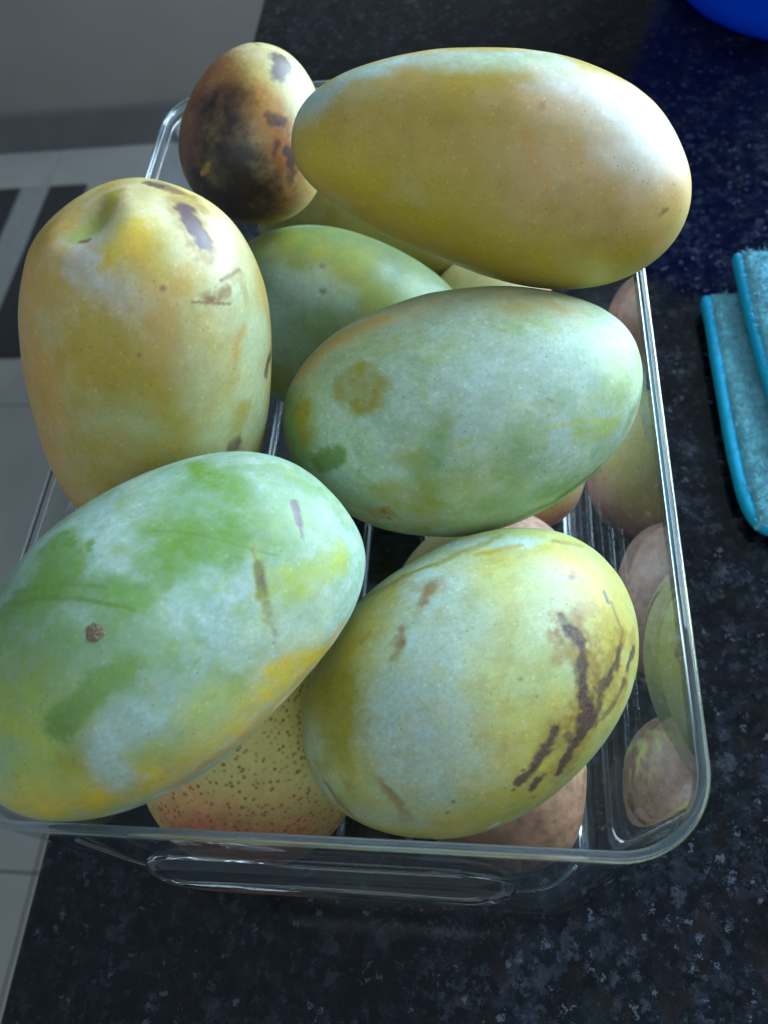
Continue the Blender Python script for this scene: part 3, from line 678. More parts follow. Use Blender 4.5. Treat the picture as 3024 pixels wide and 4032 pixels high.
MANGO['E'] = dict(loc=[-0.0436, 0.0552, 0.1624], rot=[[0.6939, 0.7193, 0.032], [0.6476, -0.6041, -0.4644], [-0.3147, 0.3431, -0.885]], dim=[0.0638, 0.0411, 0.0378, -0.0582, 2.5173, 0.1413, 1.8388], base=(0.38, 0.54, 0.48), marks=[
  ([(-266, -275, -241), (-251, -212, -294), (-239, -154, -325), (-293, -134, -314), (-348, -114, -297), (-307, -78, -323), (-267, -43, -342), (-216, -42, -355), (-165, -42, -365)], 130, 'green', 0.72, 0.8, 0.6),
  ([(-416, -52, -277), (-403, -11, -289), (-392, 30, -293), (-438, 52, -266), (-487, 75, -230), (-479, 116, -223), (-472, 157, -208), (-468, 199, -181)], 109, 'ygreen', 0.75, 0.8, 0.6),
  ([(112, -107, -364), (137, -99, -363), (163, -90, -361), (188, -81, -360), (217, -73, -357), (246, -65, -353), (275, -57, -348)], 71, 'green', 0.9, 0.5, 0.8),
  ([(171, -172, -338), (197, -160, -338), (223, -149, -338), (250, -138, -336), (262, -162, -325), (274, -187, -310), (244, -195, -314), (215, -203, -316), (186, -211, -317)], 60, 'green', 0.65, 0.8, 0.9),
  ([(360, -287, -197), (367, -264, -219), (374, -243, -235), (381, -221, -249), (384, -192, -268), (387, -163, -281), (390, -135, -293)], 49, 'green', 0.8, 0.6, 0.8),
  ([(-63, -341, -235), (-61, -305, -272), (-59, -272, -298), (-80, -271, -297), (-100, -271, -294), (-120, -270, -292)], 57, 'green', 0.85, 0.35, 0.6),
  ([(9, -287, -288), (-4, -272, -299)], 10, 'green', 0.9, 0.3, 0.4),
  ([(-266, -291, -226), (-248, -289, -237), (-230, -287, -246), (-213, -285, -254), (-196, -284, -262), (-180, -273, -277), (-163, -262, -289), (-147, -251, -300), (-132, -241, -309), (-116, -231, -318), (-101, -221, -325), (-90, -209, -332), (-79, -197, -339), (-68, -185, -345), (-57, -174, -350), (-47, -162, -355), (-36, -151, -359), (-27, -136, -363), (-19, -122, -367), (-10, -108, -370), (-1, -94, -372), (7, -79, -374), (16, -65, -376)], 33, 'green', 0.75, 0.5, 0.7),
  ([(-264, -311, -204), (-246, -299, -227), (-229, -288, -247), (-213, -277, -262), (-197, -267, -275), (-181, -258, -287), (-168, -245, -300), (-155, -232, -310), (-142, -219, -320), (-130, -207, -328), (-117, -195, -336), (-105, -184, -342), (-93, -172, -348), (-83, -158, -354), (-73, -145, -359), (-63, -131, -363), (-54, -118, -367), (-44, -105, -370), (-35, -92, -373), (-25, -79, -374), (-16, -65, -376)], 5, 'dgreen', 0.85, 0.4, 0.4),
  ([(-225, -321, -212), (-208, -308, -234), (-191, -296, -252), (-175, -285, -267), (-160, -274, -280), (-144, -264, -291), (-129, -254, -301), (-115, -244, -310), (-102, -231, -319), (-90, -219, -328), (-78, -206, -335), (-66, -194, -341), (-54, -181, -348), (-43, -169, -352), (-31, -157, -357)], 4, 'dgreen', 0.7, 0.4, 0.4),
  ([(-336, 33, -317), (-321, 31, -323), (-305, 30, -329), (-290, 28, -334), (-274, 27, -339), (-258, 25, -344), (-241, 23, -349), (-225, 21, -353), (-209, 19, -356), (-192, 17, -360), (-178, 21, -362), (-164, 24, -365), (-151, 28, -366), (-137, 32, -368)], 37, 'green', 0.95, 0.3, 0.5),
  ([(-336, 33, -317), (-321, 31, -323), (-305, 30, -329), (-290, 28, -334), (-274, 27, -339), (-261, 26, -343), (-247, 25, -347), (-233, 24, -350), (-219, 23, -353)], 21, 'dgreen', 0.5, 0.7, 0.5),
  ([(-298, 28, -331), (-287, 23, -335), (-275, 19, -340)], 10, 'dgreen', 0.8, 0.7, 0.6),
  ([(-378, 114, -282), (-362, 118, -288), (-347, 122, -293), (-331, 126, -297), (-316, 131, -301), (-301, 135, -305), (-286, 139, -309), (-271, 143, -311), (-255, 147, -314)], 38, 'olive', 0.6, 0.6, 0.8),
  ([(289, 115, -329), (311, 127, -319), (333, 140, -309), (356, 154, -297), (377, 160, -287), (398, 167, -277), (419, 173, -265), (441, 180, -252), (460, 178, -243), (479, 176, -233), (500, 175, -221)], 47, 'ygreen', 0.75, 0.5, 0.9),
  ([(344, -25, -333), (364, -23, -327), (384, -21, -320), (405, -19, -313), (395, -1, -317), (385, 16, -320), (376, 33, -322)], 52, 'green', 0.6, 0.7, 0.9),
  ([(542, -70, -217), (551, -55, -213), (560, -40, -208), (570, -24, -200), (581, -9, -190)], 25, 'green', 0.45, 0.7, 1),
  ([(-58, -85, -373), (-56, -57, -376), (-54, -30, -378), (-53, -3, -377), (-70, 7, -376), (-88, 17, -374), (-106, 26, -372)], 55, 'green', 0.35, 0.9, 1),
  ([(195, 336, -167), (159, 338, -171), (123, 340, -172), (88, 342, -173), (53, 343, -173), (11, 338, -185), (-29, 333, -195), (-70, 328, -200), (-110, 323, -202), (-149, 314, -208), (-189, 305, -210), (-228, 297, -209), (-268, 288, -205), (-306, 275, -205), (-344, 261, -202), (-383, 248, -194), (-423, 234, -181), (-456, 211, -179), (-491, 188, -171), (-528, 165, -154), (-570, 141, -120)], 85, 'yellow', 0.8, 0.8, 0.6),
  ([(7, 242, -290), (-17, 244, -290), (-42, 246, -289), (-66, 247, -286), (-91, 249, -284), (-117, 240, -288), (-144, 231, -291), (-170, 222, -293), (-196, 213, -293)], 63, 'ygreen', 0.55, 0.9, 0.8),
  ([(386, 332, -98), (367, 335, -105), (349, 338, -111), (330, 341, -113), (312, 344, -115), (294, 347, -115), (277, 351, -114), (257, 353, -116), (237, 355, -117), (217, 357, -118), (197, 360, -117), (178, 362, -115), (158, 365, -112), (139, 367, -109), (120, 367, -113), (101, 367, -116), (82, 367, -119), (63, 367, -122), (44, 367, -124), (26, 366, -126), (7, 366, -128), (-11, 366, -130), (-29, 366, -130), (-48, 367, -129), (-66, 367, -126), (-84, 364, -131), (-101, 362, -133), (-119, 359, -136), (-137, 357, -136), (-154, 355, -136), (-172, 353, -135), (-190, 351, -133), (-208, 349, -130), (-226, 347, -125), (-244, 345, -119)], 19, 'orange', 0.65, 0.7, 0.6),
  ([(371, 353, -31), (349, 355, -41), (327, 358, -56), (306, 361, -60), (286, 364, -60), (266, 368, -56), (247, 372, -45), (227, 377, -30), (207, 380, -31), (189, 381, -30), (170, 378, -55), (152, 377, -67), (134, 377, -76), (116, 376, -83), (98, 376, -87)], 22, 'cream', 0.7, 0.7, 0.6),
  ([(149, 284, -244), (165, 290, -236), (181, 297, -226), (197, 303, -216), (214, 310, -205), (232, 321, -185), (251, 333, -162), (270, 345, -130), (292, 360, -77)], 23, 'yellow', 0.95, 0.5, 0.5),
  ([(-196, 147, -329), (-215, 149, -323), (-235, 152, -317), (-256, 155, -310), (-276, 158, -304), (-296, 161, -296), (-317, 163, -287), (-319, 184, -274), (-321, 205, -260), (-325, 227, -243)], 47, 'bloom', 0.75, 0.5, 0.9),
  ([(-368, 330, -39), (-347, 334, -53), (-327, 339, -64), (-308, 344, -68), (-289, 350, -66), (-272, 356, -60), (-256, 363, -36), (-237, 369, -36), (-249, 361, -58), (-261, 354, -78), (-274, 348, -90), (-288, 342, -97), (-302, 336, -102)], 19, 'cream', 0.75, 0.7, 0.6),
  ([(493, -26, -266), (483, -9, -275), (473, 8, -281), (466, 21, -285), (459, 34, -288)], 8, 'purple', 0.95, 0.4, 0.5),
  ([(459, 34, -288), (450, 51, -290), (440, 67, -293)], 3, 'purple', 0.85, 0.5, 0.6),
  ([(311, 8, -342), (303, 25, -343), (296, 41, -343)], 4, 'brown', 0.85, 0.5, 0.8),
  ([(294, 48, -342), (285, 64, -341), (276, 80, -341), (268, 92, -339), (261, 104, -337), (253, 116, -335)], 10, 'purple', 0.95, 0.4, 0.6),
  ([(242, 138, -329), (236, 151, -325), (230, 165, -319)], 8, 'purple', 0.95, 0.4, 0.7),
  ([(213, 169, -320), (217, 180, -314), (221, 192, -307), (216, 205, -299), (211, 219, -291)], 4, 'purple', 0.9, 0.5, 1.2),
  ([(197, 232, -284)], 3, 'purple', 0.8, 0.4, 0.4),
  ([(17, 133, -350)], 7, 'green', 0.6, 0.5, 0.6),
  ([(-198, -23, -360)], 8, 'green', 0.6, 0.5, 0.6),
  ([(150, -203, -327), (162, -191, -331), (173, -179, -335), (185, -167, -337), (197, -155, -340), (209, -144, -342), (218, -130, -344), (228, -117, -346), (237, -104, -347), (247, -91, -348), (257, -78, -349), (266, -64, -349), (277, -49, -348), (287, -33, -347), (297, -17, -345), (308, -2, -343), (318, 14, -340), (329, 30, -336), (340, 46, -332), (351, 62, -326)], 2, 'dgreen', 0.85, 0.4, 0.1),
  ([(227, -277, -265), (241, -285, -254)], 2, 'brown', 0.7, 0.4, 0.4),
  ([(320, 12, -340), (309, 28, -342), (298, 43, -342), (287, 58, -342), (277, 73, -341), (266, 88, -340), (258, 105, -337), (250, 122, -333), (242, 138, -329), (234, 155, -323), (226, 172, -316), (218, 189, -308)], 16, 'ygreen', 0.45, 0.8, 1),
  ([(636, 100, -81), (638, 120, -77)], 2, 'dark', 0.7, 0.4, 0.4),
  ([(171, 197, -310), (195, 208, -301), (218, 219, -290), (242, 230, -279), (267, 241, -266), (292, 253, -250), (319, 248, -247), (346, 244, -243), (373, 239, -238)], 55, 'pale', 0.5, 0.9, 0.7),])
MANGO['F'] = dict(loc=[0.0444, 0.0618, 0.1078], rot=[[0.7867, 0.6163, 0.0359], [0.551, -0.6748, -0.491], [-0.2783, 0.406, -0.8704]], dim=[0.0625, 0.0451, 0.0415, -0.066, 2.1659, -0.0498, 1.8718], base=(0.52, 0.54, 0.14), marks=[
  ([(454, -39, -285), (436, 2, -298), (422, 44, -304), (409, 88, -303), (399, 135, -293), (352, 153, -311), (309, 173, -322), (267, 194, -329), (226, 216, -330), (171, 227, -340), (119, 239, -343), (67, 252, -343), (17, 267, -338), (-33, 284, -328), (-81, 304, -311), (-129, 296, -310), (-175, 291, -304), (-222, 287, -292), (-267, 286, -274), (-313, 287, -248), (-348, 261, -250), (-383, 236, -246), (-417, 214, -236), (-452, 194, -220)], 104, 'yellow', 0.6, 0.8, 0.6),
  ([(-7, -390, -195), (-12, -332, -273), (-13, -274, -324), (-71, -248, -341), (-126, -221, -351), (-180, -193, -356), (-223, -164, -358), (-266, -133, -356), (-308, -103, -350), (-316, -44, -357), (-324, 15, -356)], 126, 'bloom', 0.8, 0.8, 0.6),
  ([(320, -182, -311), (300, -150, -333), (281, -117, -351), (263, -85, -364)], 79, 'pale', 0.8, 0.8, 0.6),
  ([(148, -432, 15), (164, -425, -24), (179, -417, -62), (197, -409, -85), (217, -400, -101), (237, -391, -113), (258, -381, -122), (279, -372, -129), (294, -361, -143), (310, -349, -154), (326, -338, -163), (343, -326, -169), (360, -314, -175), (377, -302, -178), (395, -290, -181)], 38, 'bloom', 0.8, 0.6, 0.9),
  ([(330, -357, -118), (304, -362, -130), (280, -368, -138), (255, -373, -145), (232, -378, -150), (209, -382, -153), (186, -387, -155), (162, -391, -155), (138, -396, -156), (115, -400, -154), (91, -404, -152), (68, -408, -149), (46, -412, -144), (23, -416, -139), (3, -419, -135), (-16, -421, -130), (-35, -423, -123), (-55, -426, -115), (-74, -428, -105)], 13, 'olive', 0.75, 0.6, 1.2),
  ([(342, -306, -199), (319, -315, -201), (296, -324, -202), (274, -333, -202), (253, -342, -201), (231, -350, -199), (210, -359, -195)], 11, 'oyel', 0.6, 0.6, 1.2),
  ([(463, -245, -173), (481, -228, -172), (501, -211, -168), (521, -193, -160), (545, -174, -144)], 11, 'lbrown', 0.7, 0.6, 1),
  ([(-113, -409, -148), (-149, -399, -160), (-185, -388, -168), (-220, -377, -172), (-254, -366, -173), (-288, -354, -171), (-322, -342, -166), (-356, -330, -157), (-390, -317, -144), (-415, -305, -136), (-441, -292, -125), (-466, -278, -110)], 76, 'oyel', 0.75, 0.7, 0.7),
  ([(-149, -434, -23), (-132, -433, -53), (-114, -432, -74), (-95, -430, -90), (-77, -428, -103), (-58, -426, -114)], 22, 'lbrown', 0.5, 0.8, 1.2),
  ([(-399, -262, -211), (-413, -235, -226), (-428, -207, -236), (-442, -179, -244), (-469, -162, -231), (-496, -144, -214)], 73, 'olive', 0.85, 0.45, 0.6),
  ([(-545, -164, -138), (-553, -142, -143), (-561, -121, -145), (-569, -99, -145), (-577, -76, -141), (-585, -52, -134)], 47, 'pale', 0.4, 0.8, 0.7),
  ([(16, -360, -238), (-1, -353, -249), (-17, -345, -258), (-33, -338, -267)], 13, 'brown', 0.75, 0.6, 0.9),
  ([(-13, -376, -218), (2, -371, -225), (17, -365, -232), (33, -359, -238), (12, -353, -248), (-9, -347, -257), (-29, -341, -264), (-49, -334, -270), (-69, -328, -276)], 22, 'lbrown', 0.4, 0.8, 1),
  ([(-134, -306, -289), (-151, -297, -294), (-168, -287, -298)], 17, 'brown', 0.7, 0.6, 0.9),
  ([(-170, -273, -309), (-190, -266, -310), (-210, -259, -309)], 11, 'brown', 0.8, 0.5, 0.9),
  ([(-261, -338, -213), (-241, -342, -217), (-222, -346, -220)], 9, 'lbrown', 0.4, 0.8, 1),
  ([(281, -47, -365), (279, -29, -367), (277, -12, -369), (275, 6, -370), (273, 24, -370), (272, 40, -369), (272, 57, -367), (272, 74, -365), (260, 90, -366), (248, 106, -366), (237, 122, -365), (226, 138, -364), (215, 155, -360), (204, 172, -357), (194, 190, -352), (181, 204, -349), (167, 220, -344), (154, 235, -339), (141, 251, -333), (129, 267, -324), (111, 275, -322), (94, 284, -318), (77, 293, -314), (60, 302, -309), (43, 312, -303)], 41, 'lbrown', 0.7, 0.8, 1.3),
  ([(399, 135, -293), (379, 143, -301), (359, 152, -308), (340, 161, -313), (323, 169, -318), (306, 177, -322), (289, 186, -324), (272, 194, -327), (256, 203, -328), (237, 214, -329), (218, 224, -329), (199, 235, -327), (181, 247, -326), (163, 258, -322)], 38, 'lbrown', 0.65, 0.8, 1.3),
  ([(61, 191, -374), (44, 205, -370), (28, 219, -365), (9, 227, -362), (-9, 234, -359), (-27, 242, -355), (-45, 250, -350), (-62, 259, -344)], 28, 'lbrown', 0.5, 0.8, 1.2),
  ([(214, -52, -383), (216, -34, -384), (217, -17, -385), (219, 2, -385), (201, 5, -389), (183, 9, -393)], 19, 'lbrown', 0.5, 0.8, 1.2),
  ([(426, -129, -281), (422, -109, -290), (418, -90, -298), (415, -70, -304), (412, -50, -309), (388, -43, -322), (365, -37, -334), (342, -29, -344), (346, -9, -344), (351, 11, -341), (356, 32, -338)], 35, 'lbrown', 0.35, 0.9, 1.3),
  ([(231, 112, -369), (216, 124, -370), (200, 135, -371), (185, 147, -371), (171, 159, -370), (156, 171, -369), (141, 184, -367)], 16, 'lbrown', 0.5, 0.8, 1.2),
  ([(479, 160, -222), (457, 171, -235), (437, 183, -244), (417, 195, -250), (399, 209, -254), (381, 223, -256), (364, 238, -255), (341, 242, -266), (318, 247, -274), (297, 252, -281), (275, 258, -286)], 19, 'lbrown', 0.5, 0.8, 1.2),
  ([(276, -71, -363), (274, -56, -366), (273, -40, -368), (272, -25, -370)], 8, 'dark', 0.8, 0.5, 1),
  ([(272, -25, -370), (274, -7, -370), (276, 12, -369), (278, 31, -368)], 14, 'dark', 0.92, 0.4, 0.8),
  ([(275, 42, -368), (265, 56, -370), (254, 69, -371), (244, 83, -372), (234, 97, -372), (225, 113, -370), (216, 130, -368), (208, 147, -366)], 11, 'dark', 0.9, 0.4, 0.9),
  ([(206, 163, -360), (197, 183, -355), (188, 203, -348), (180, 224, -339), (165, 234, -337), (150, 243, -335), (135, 253, -332)], 21, 'dark', 0.95, 0.4, 0.8),
  ([(122, 261, -330), (104, 268, -328), (86, 276, -325), (69, 284, -322), (51, 295, -315), (34, 307, -307), (17, 320, -298)], 14, 'dark', 0.92, 0.4, 0.9),
  ([(394, 134, -297), (377, 144, -302), (361, 155, -306), (345, 165, -309)], 13, 'dark', 0.9, 0.4, 0.8),
  ([(317, 170, -320), (305, 179, -321), (293, 187, -322)], 13, 'dark', 0.9, 0.4, 0.8),
  ([(274, 172, -336), (261, 187, -334), (248, 201, -331), (235, 216, -328), (223, 232, -323), (209, 239, -323), (195, 247, -322), (182, 255, -320)], 14, 'dark', 0.85, 0.5, 0.9),
  ([(452, 186, -229), (429, 192, -244), (407, 199, -255), (386, 207, -264)], 9, 'dark', 0.85, 0.4, 0.8),
  ([(224, 73, -379), (218, 88, -378), (212, 103, -377), (206, 119, -374)], 9, 'dark', 0.7, 0.6, 1.2),
  ([(94, 256, -337), (88, 242, -346), (83, 228, -355)], 9, 'dark', 0.7, 0.6, 1.2),
  ([(240, 173, -347), (222, 185, -347), (204, 198, -346)], 11, 'dark', 0.8, 0.6, 1.2),
  ([(354, 229, -268), (332, 236, -275), (311, 244, -280), (290, 252, -284), (267, 258, -290), (245, 264, -294), (223, 271, -296)], 8, 'dark', 0.6, 0.6, 1.3),
  ([(235, -54, -377), (232, -35, -380), (228, -17, -383)], 8, 'brown', 0.7, 0.6, 1),
  ([(290, 70, -359), (289, 86, -357), (287, 103, -354), (286, 120, -350), (271, 134, -351), (255, 149, -351)], 11, 'lbrown', 0.7, 0.8, 1.2),
  ([(58, 189, -376), (43, 200, -373), (29, 211, -369)], 9, 'dark', 0.92, 0.4, 0.8),
  ([(4, 222, -364), (-11, 230, -362), (-27, 238, -358), (-43, 246, -353)], 17, 'dark', 0.95, 0.4, 0.8),
  ([(-61, 256, -346), (-77, 257, -344), (-94, 257, -343), (-110, 258, -340)], 11, 'dark', 0.9, 0.4, 0.8),
  ([(-65, 297, -317), (-80, 310, -306)], 13, 'dark', 0.9, 0.35, 0.5),
  ([(-135, 270, -328)], 7, 'brown', 0.9, 0.4, 0.5),
  ([(-91, 346, -271)], 6, 'brown', 0.8, 0.4, 0.5),
  ([(-34, 294, -321)], 8, 'brown', 0.8, 0.4, 0.6),
  ([(-84, 231, -359)], 6, 'brown', 0.7, 0.4, 0.6),
  ([(422, -146, -277), (423, -124, -285), (425, -102, -290)], 9, 'lbrown', 0.6, 0.6, 1),
  ([(400, -135, -293)], 8, 'purple', 0.7, 0.5, 0.7),
  ([(469, -32, -275), (461, -18, -282), (454, -3, -287)], 6, 'purple', 0.8, 0.5, 0.8),
  ([(405, -20, -315), (379, -27, -328), (353, -33, -339), (328, -39, -349)], 22, 'lbrown', 0.3, 0.9, 1.2),
  ([(467, 6, -278), (461, 24, -281), (455, 43, -283), (449, 62, -283), (444, 82, -282), (440, 102, -279), (420, 114, -288), (400, 126, -296)], 5, 'lbrown', 0.8, 0.5, 0.7),
  ([(55, -5, -411)], 6, 'lbrown', 0.7, 0.4, 0.4),
  ([(67, 65, -407)], 5, 'lbrown', 0.7, 0.4, 0.4),
  ([(-305, 190, -321)], 6, 'brown', 0.7, 0.5, 0.5),
  ([(-336, 214, -292)], 5, 'brown', 0.7, 0.5, 0.5),
  ([(-594, -37, -120), (-593, -18, -125), (-591, 2, -128), (-590, 23, -127), (-589, 45, -122), (-585, 62, -122), (-581, 81, -119), (-578, 100, -113), (-575, 121, -100)], 11, 'brown', 0.7, 0.6, 0.7),
  ([(-592, -115, -84), (-594, -95, -97), (-596, -74, -105), (-598, -53, -108), (-600, -31, -108), (-603, -7, -103), (-606, 18, -90), (-610, 48, -60)], 11, 'cream', 0.5, 0.7, 0.7),
  ([(-450, 24, -286), (-449, 41, -285), (-447, 60, -283), (-446, 78, -279), (-445, 97, -276), (-443, 117, -269), (-446, 136, -260), (-448, 155, -248), (-451, 176, -233)], 14, 'lbrown', 0.7, 0.7, 1),
  ([(-504, 66, -232), (-524, 75, -208), (-545, 87, -177), (-567, 102, -134), (-591, 128, -49)], 22, 'peach', 0.4, 0.8, 0.8),
  ([(-551, 211, -70), (-535, 224, -72), (-520, 237, -75), (-504, 250, -78), (-488, 263, -81), (-470, 276, -84), (-452, 279, -117), (-435, 289, -128), (-417, 302, -131)], 9, 'brown', 0.9, 0.5, 0.6),
  ([(-250, 362, -196), (-238, 362, -203), (-225, 363, -210)], 11, 'white', 0.85, 0.4, 0.5),
  ([(-287, 356, -180)], 4, 'brown', 0.9, 0.4, 0.4),
  ([(-542, 109, -171), (-525, 121, -187), (-509, 134, -199), (-492, 147, -210), (-476, 161, -218), (-460, 176, -225), (-445, 191, -229), (-429, 207, -231)], 41, 'bloom', 0.4, 0.8, 0.8),
  ([(610, 81, -46), (582, 159, -22), (538, 226, 7), (480, 283, 42), (413, 328, 71), (340, 364, 94)], 22, 'lbrown', 0.6, 0.7, 1.0),
  ([(610, 81, -46), (582, 159, -22), (538, 226, 7), (480, 283, 42), (413, 328, 71), (340, 364, 94)], 13, 'dark', 0.95, 0.4, 0.8),])
MANGO['G'] = dict(loc=[-0.0173, 0.2356, 0.0934], rot=[[0.9199, -0.2533, -0.2995], [-0.3673, -0.824, -0.4314], [-0.1375, 0.5069, -0.851]], dim=[0.064, 0.043, 0.0408, 0.0, 2.2, 0.0, 2.2], base=(0.14, 0.2, 0.07), marks=[  # base darkened to paint in the golden mango's shadow
  ([(-557, -222, -117), (-480, -208, -212), (-415, -204, -263), (-357, -206, -293), (-302, -210, -312), (-247, -210, -329), (-192, -211, -340), (-139, -214, -346), (-87, -218, -349)], 109, 'olive', 0.5, 0.9, 0.6),
  ([(-275, 56, -374), (-224, 39, -388), (-173, 22, -397), (-123, 4, -403), (-139, 46, -399), (-155, 87, -391), (-172, 128, -379), (-190, 168, -361)], 98, 'bloom', 0.4, 0.9, 1),
  ([(-145, 173, -366), (-121, 150, -378), (-97, 127, -387), (-74, 104, -395), (-51, 80, -400)], 66, 'dgreen', 0.5, 0.8, 1),
  ([(-156, -153, -372)], 9, 'dark', 0.6, 0.5, 0.5),
  ([(-108, -49, -402)], 11, 'dark', 0.7, 0.5, 0.5),])
MANGO['H'] = dict(loc=[-0.0159, 0.3202, 0.0859], rot=[[0.9748, -0.0832, -0.207], [-0.1757, -0.858, -0.4827], [-0.1375, 0.5069, -0.851]], dim=[0.058, 0.037, 0.0351, 0.0, 2.2, 0.0, 2.2], base=(0.26, 0.2, 0.04), marks=[  # base darkened too, for the shade beneath the heap
  ([(-283, 67, -310), (-258, 76, -315), (-233, 85, -319)], 54, 'cream', 0.3, 0.8, 0.6),])

SCARRY = {'dark', 'purple'}; CORKY = {'dark'}
WAXY = {'bloom': 1.0, 'pale': .6, 'white': .5, 'green': -.7, 'dgreen': -.9, 'olive': -.9, 'oyel': -.6, 'yellow': -.6, 'orange': -.8, 'ygreen': -.5, 'brown': -1, 'rust': -1, 'umber': -1, 'lbrown': -1, 'dark': -1, 'purple': -1, 'black': -1}

def sphere_grid(nt, npz):
    th = np.linspace(0, np.pi, nt + 2)[1:-1]; ph = np.linspace(0, 2 * np.pi, npz, endpoint=False)
    Tt, Ph = np.meshgrid(th, ph, indexing='ij')
    T_ = np.concatenate([[0.0], Tt.reshape(-1), [np.pi]]); P_ = np.concatenate([[0.0], Ph.reshape(-1), [0.0]])
    I, J = np.meshgrid(np.arange(nt - 1), np.arange(npz), indexing='ij')
    a = 1 + I * npz + J; b = 1 + I * npz + (J + 1) % npz
    q = np.stack([a, b, b + npz, a + npz], -1).reshape(-1, 4)[:, ::-1]
    j = np.arange(npz)
    t0 = np.stack([np.zeros(npz, int), 1 + j, 1 + (j + 1) % npz], -1)[:, ::-1]
    last = 1 + nt * npz; o = 1 + (nt - 1) * npz
    t1 = np.stack([np.full(npz, last), o + (j + 1) % npz, o + j], -1)[:, ::-1]
    return T_, P_, q, np.concatenate([t0, t1])

def orient(V, q, t):
    vol = lambda f: np.einsum('ij,ij->i', V[f[:, 0]], np.cross(V[f[:, 1]], V[f[:, 2]])).sum()
    half = len(t) // 2; parts = [q, t[:half], t[half:]]
    parts = [f if vol(f) > 0 else f[:, ::-1].copy() for f in parts]
    return parts[0], np.concatenate(parts[1:])

def seg_dist(P, pts):
    if len(pts) == 1: return np.linalg.norm(P - pts[0], axis=1)
    best = None
    for a, b in zip(pts[:-1], pts[1:]):
        d = b - a; L = d @ d + 1e-12
        t = np.clip(((P - a) @ d) / L, 0, 1)
        dist = np.linalg.norm(P - a - t[:, None] * d, axis=1)
        best = dist if best is None else np.minimum(best, dist)
    return best

DENTS = {'C': [((0.061, -0.0181, -0.0045), .0130, .0026), ((0.0605, -0.0119, -0.0149), .0080, .0030)]}

MOTTLE = {
 'A': [('lbrown', 140, .2, .35, .25)],
 'B': [('oyel', 30, .10, .40, .55), ('peach', 45, .15, .40, .5), ('pale', 60, .28, .35, .35), ('oyel', 160, .22, .25, .3), ('lbrown', 220, .38, .2, .18)],
 'C': [('oyel', 40, .10, .35, .30), ('orange', 50, .16, .35, .35), ('pale', 70, .12, .30, .5), ('cream', 300, .22, .25, .25), ('oyel', 150, .2, .25, .35), ('cream', 110, .3, .2, .3), ('lbrown', 260, .36, .2, .2)],
 'D': [('bloom', 45, -.05, .4, .6), ('ygreen', 60, .18, .3, .35), ('green', 110, .22, .25, .30), ('ygreen', 260, .18, .25, .28), ('green', 420, .20, .25, .22), ('white', 240, .25, .25, .18)],
 'E': [('green', 40, .16, .35, .40), ('green', 160, .16, .22, .36), ('green', 380, .16, .25, .30), ('ygreen', 260, .25, .2, .25), ('white', 260, .25, .25, .18)],
 'F': [('bloom', 50, .05, .40, .35), ('yellow', 60, .15, .35, .35), ('oyel', 140, .20, .22, .34), ('olive', 330, .22, .2, .26), ('pale', 230, .2, .25, .25), ('lbrown', 260, .32, .2, .22)],
 'G': [('bloom', 60, .10, .3, .35), ('dgreen', 90, .12, .25, .4), ('olive', 40, .15, .3, .4)],
 'H': [('olive', 60, .1, .3, .4)],
}
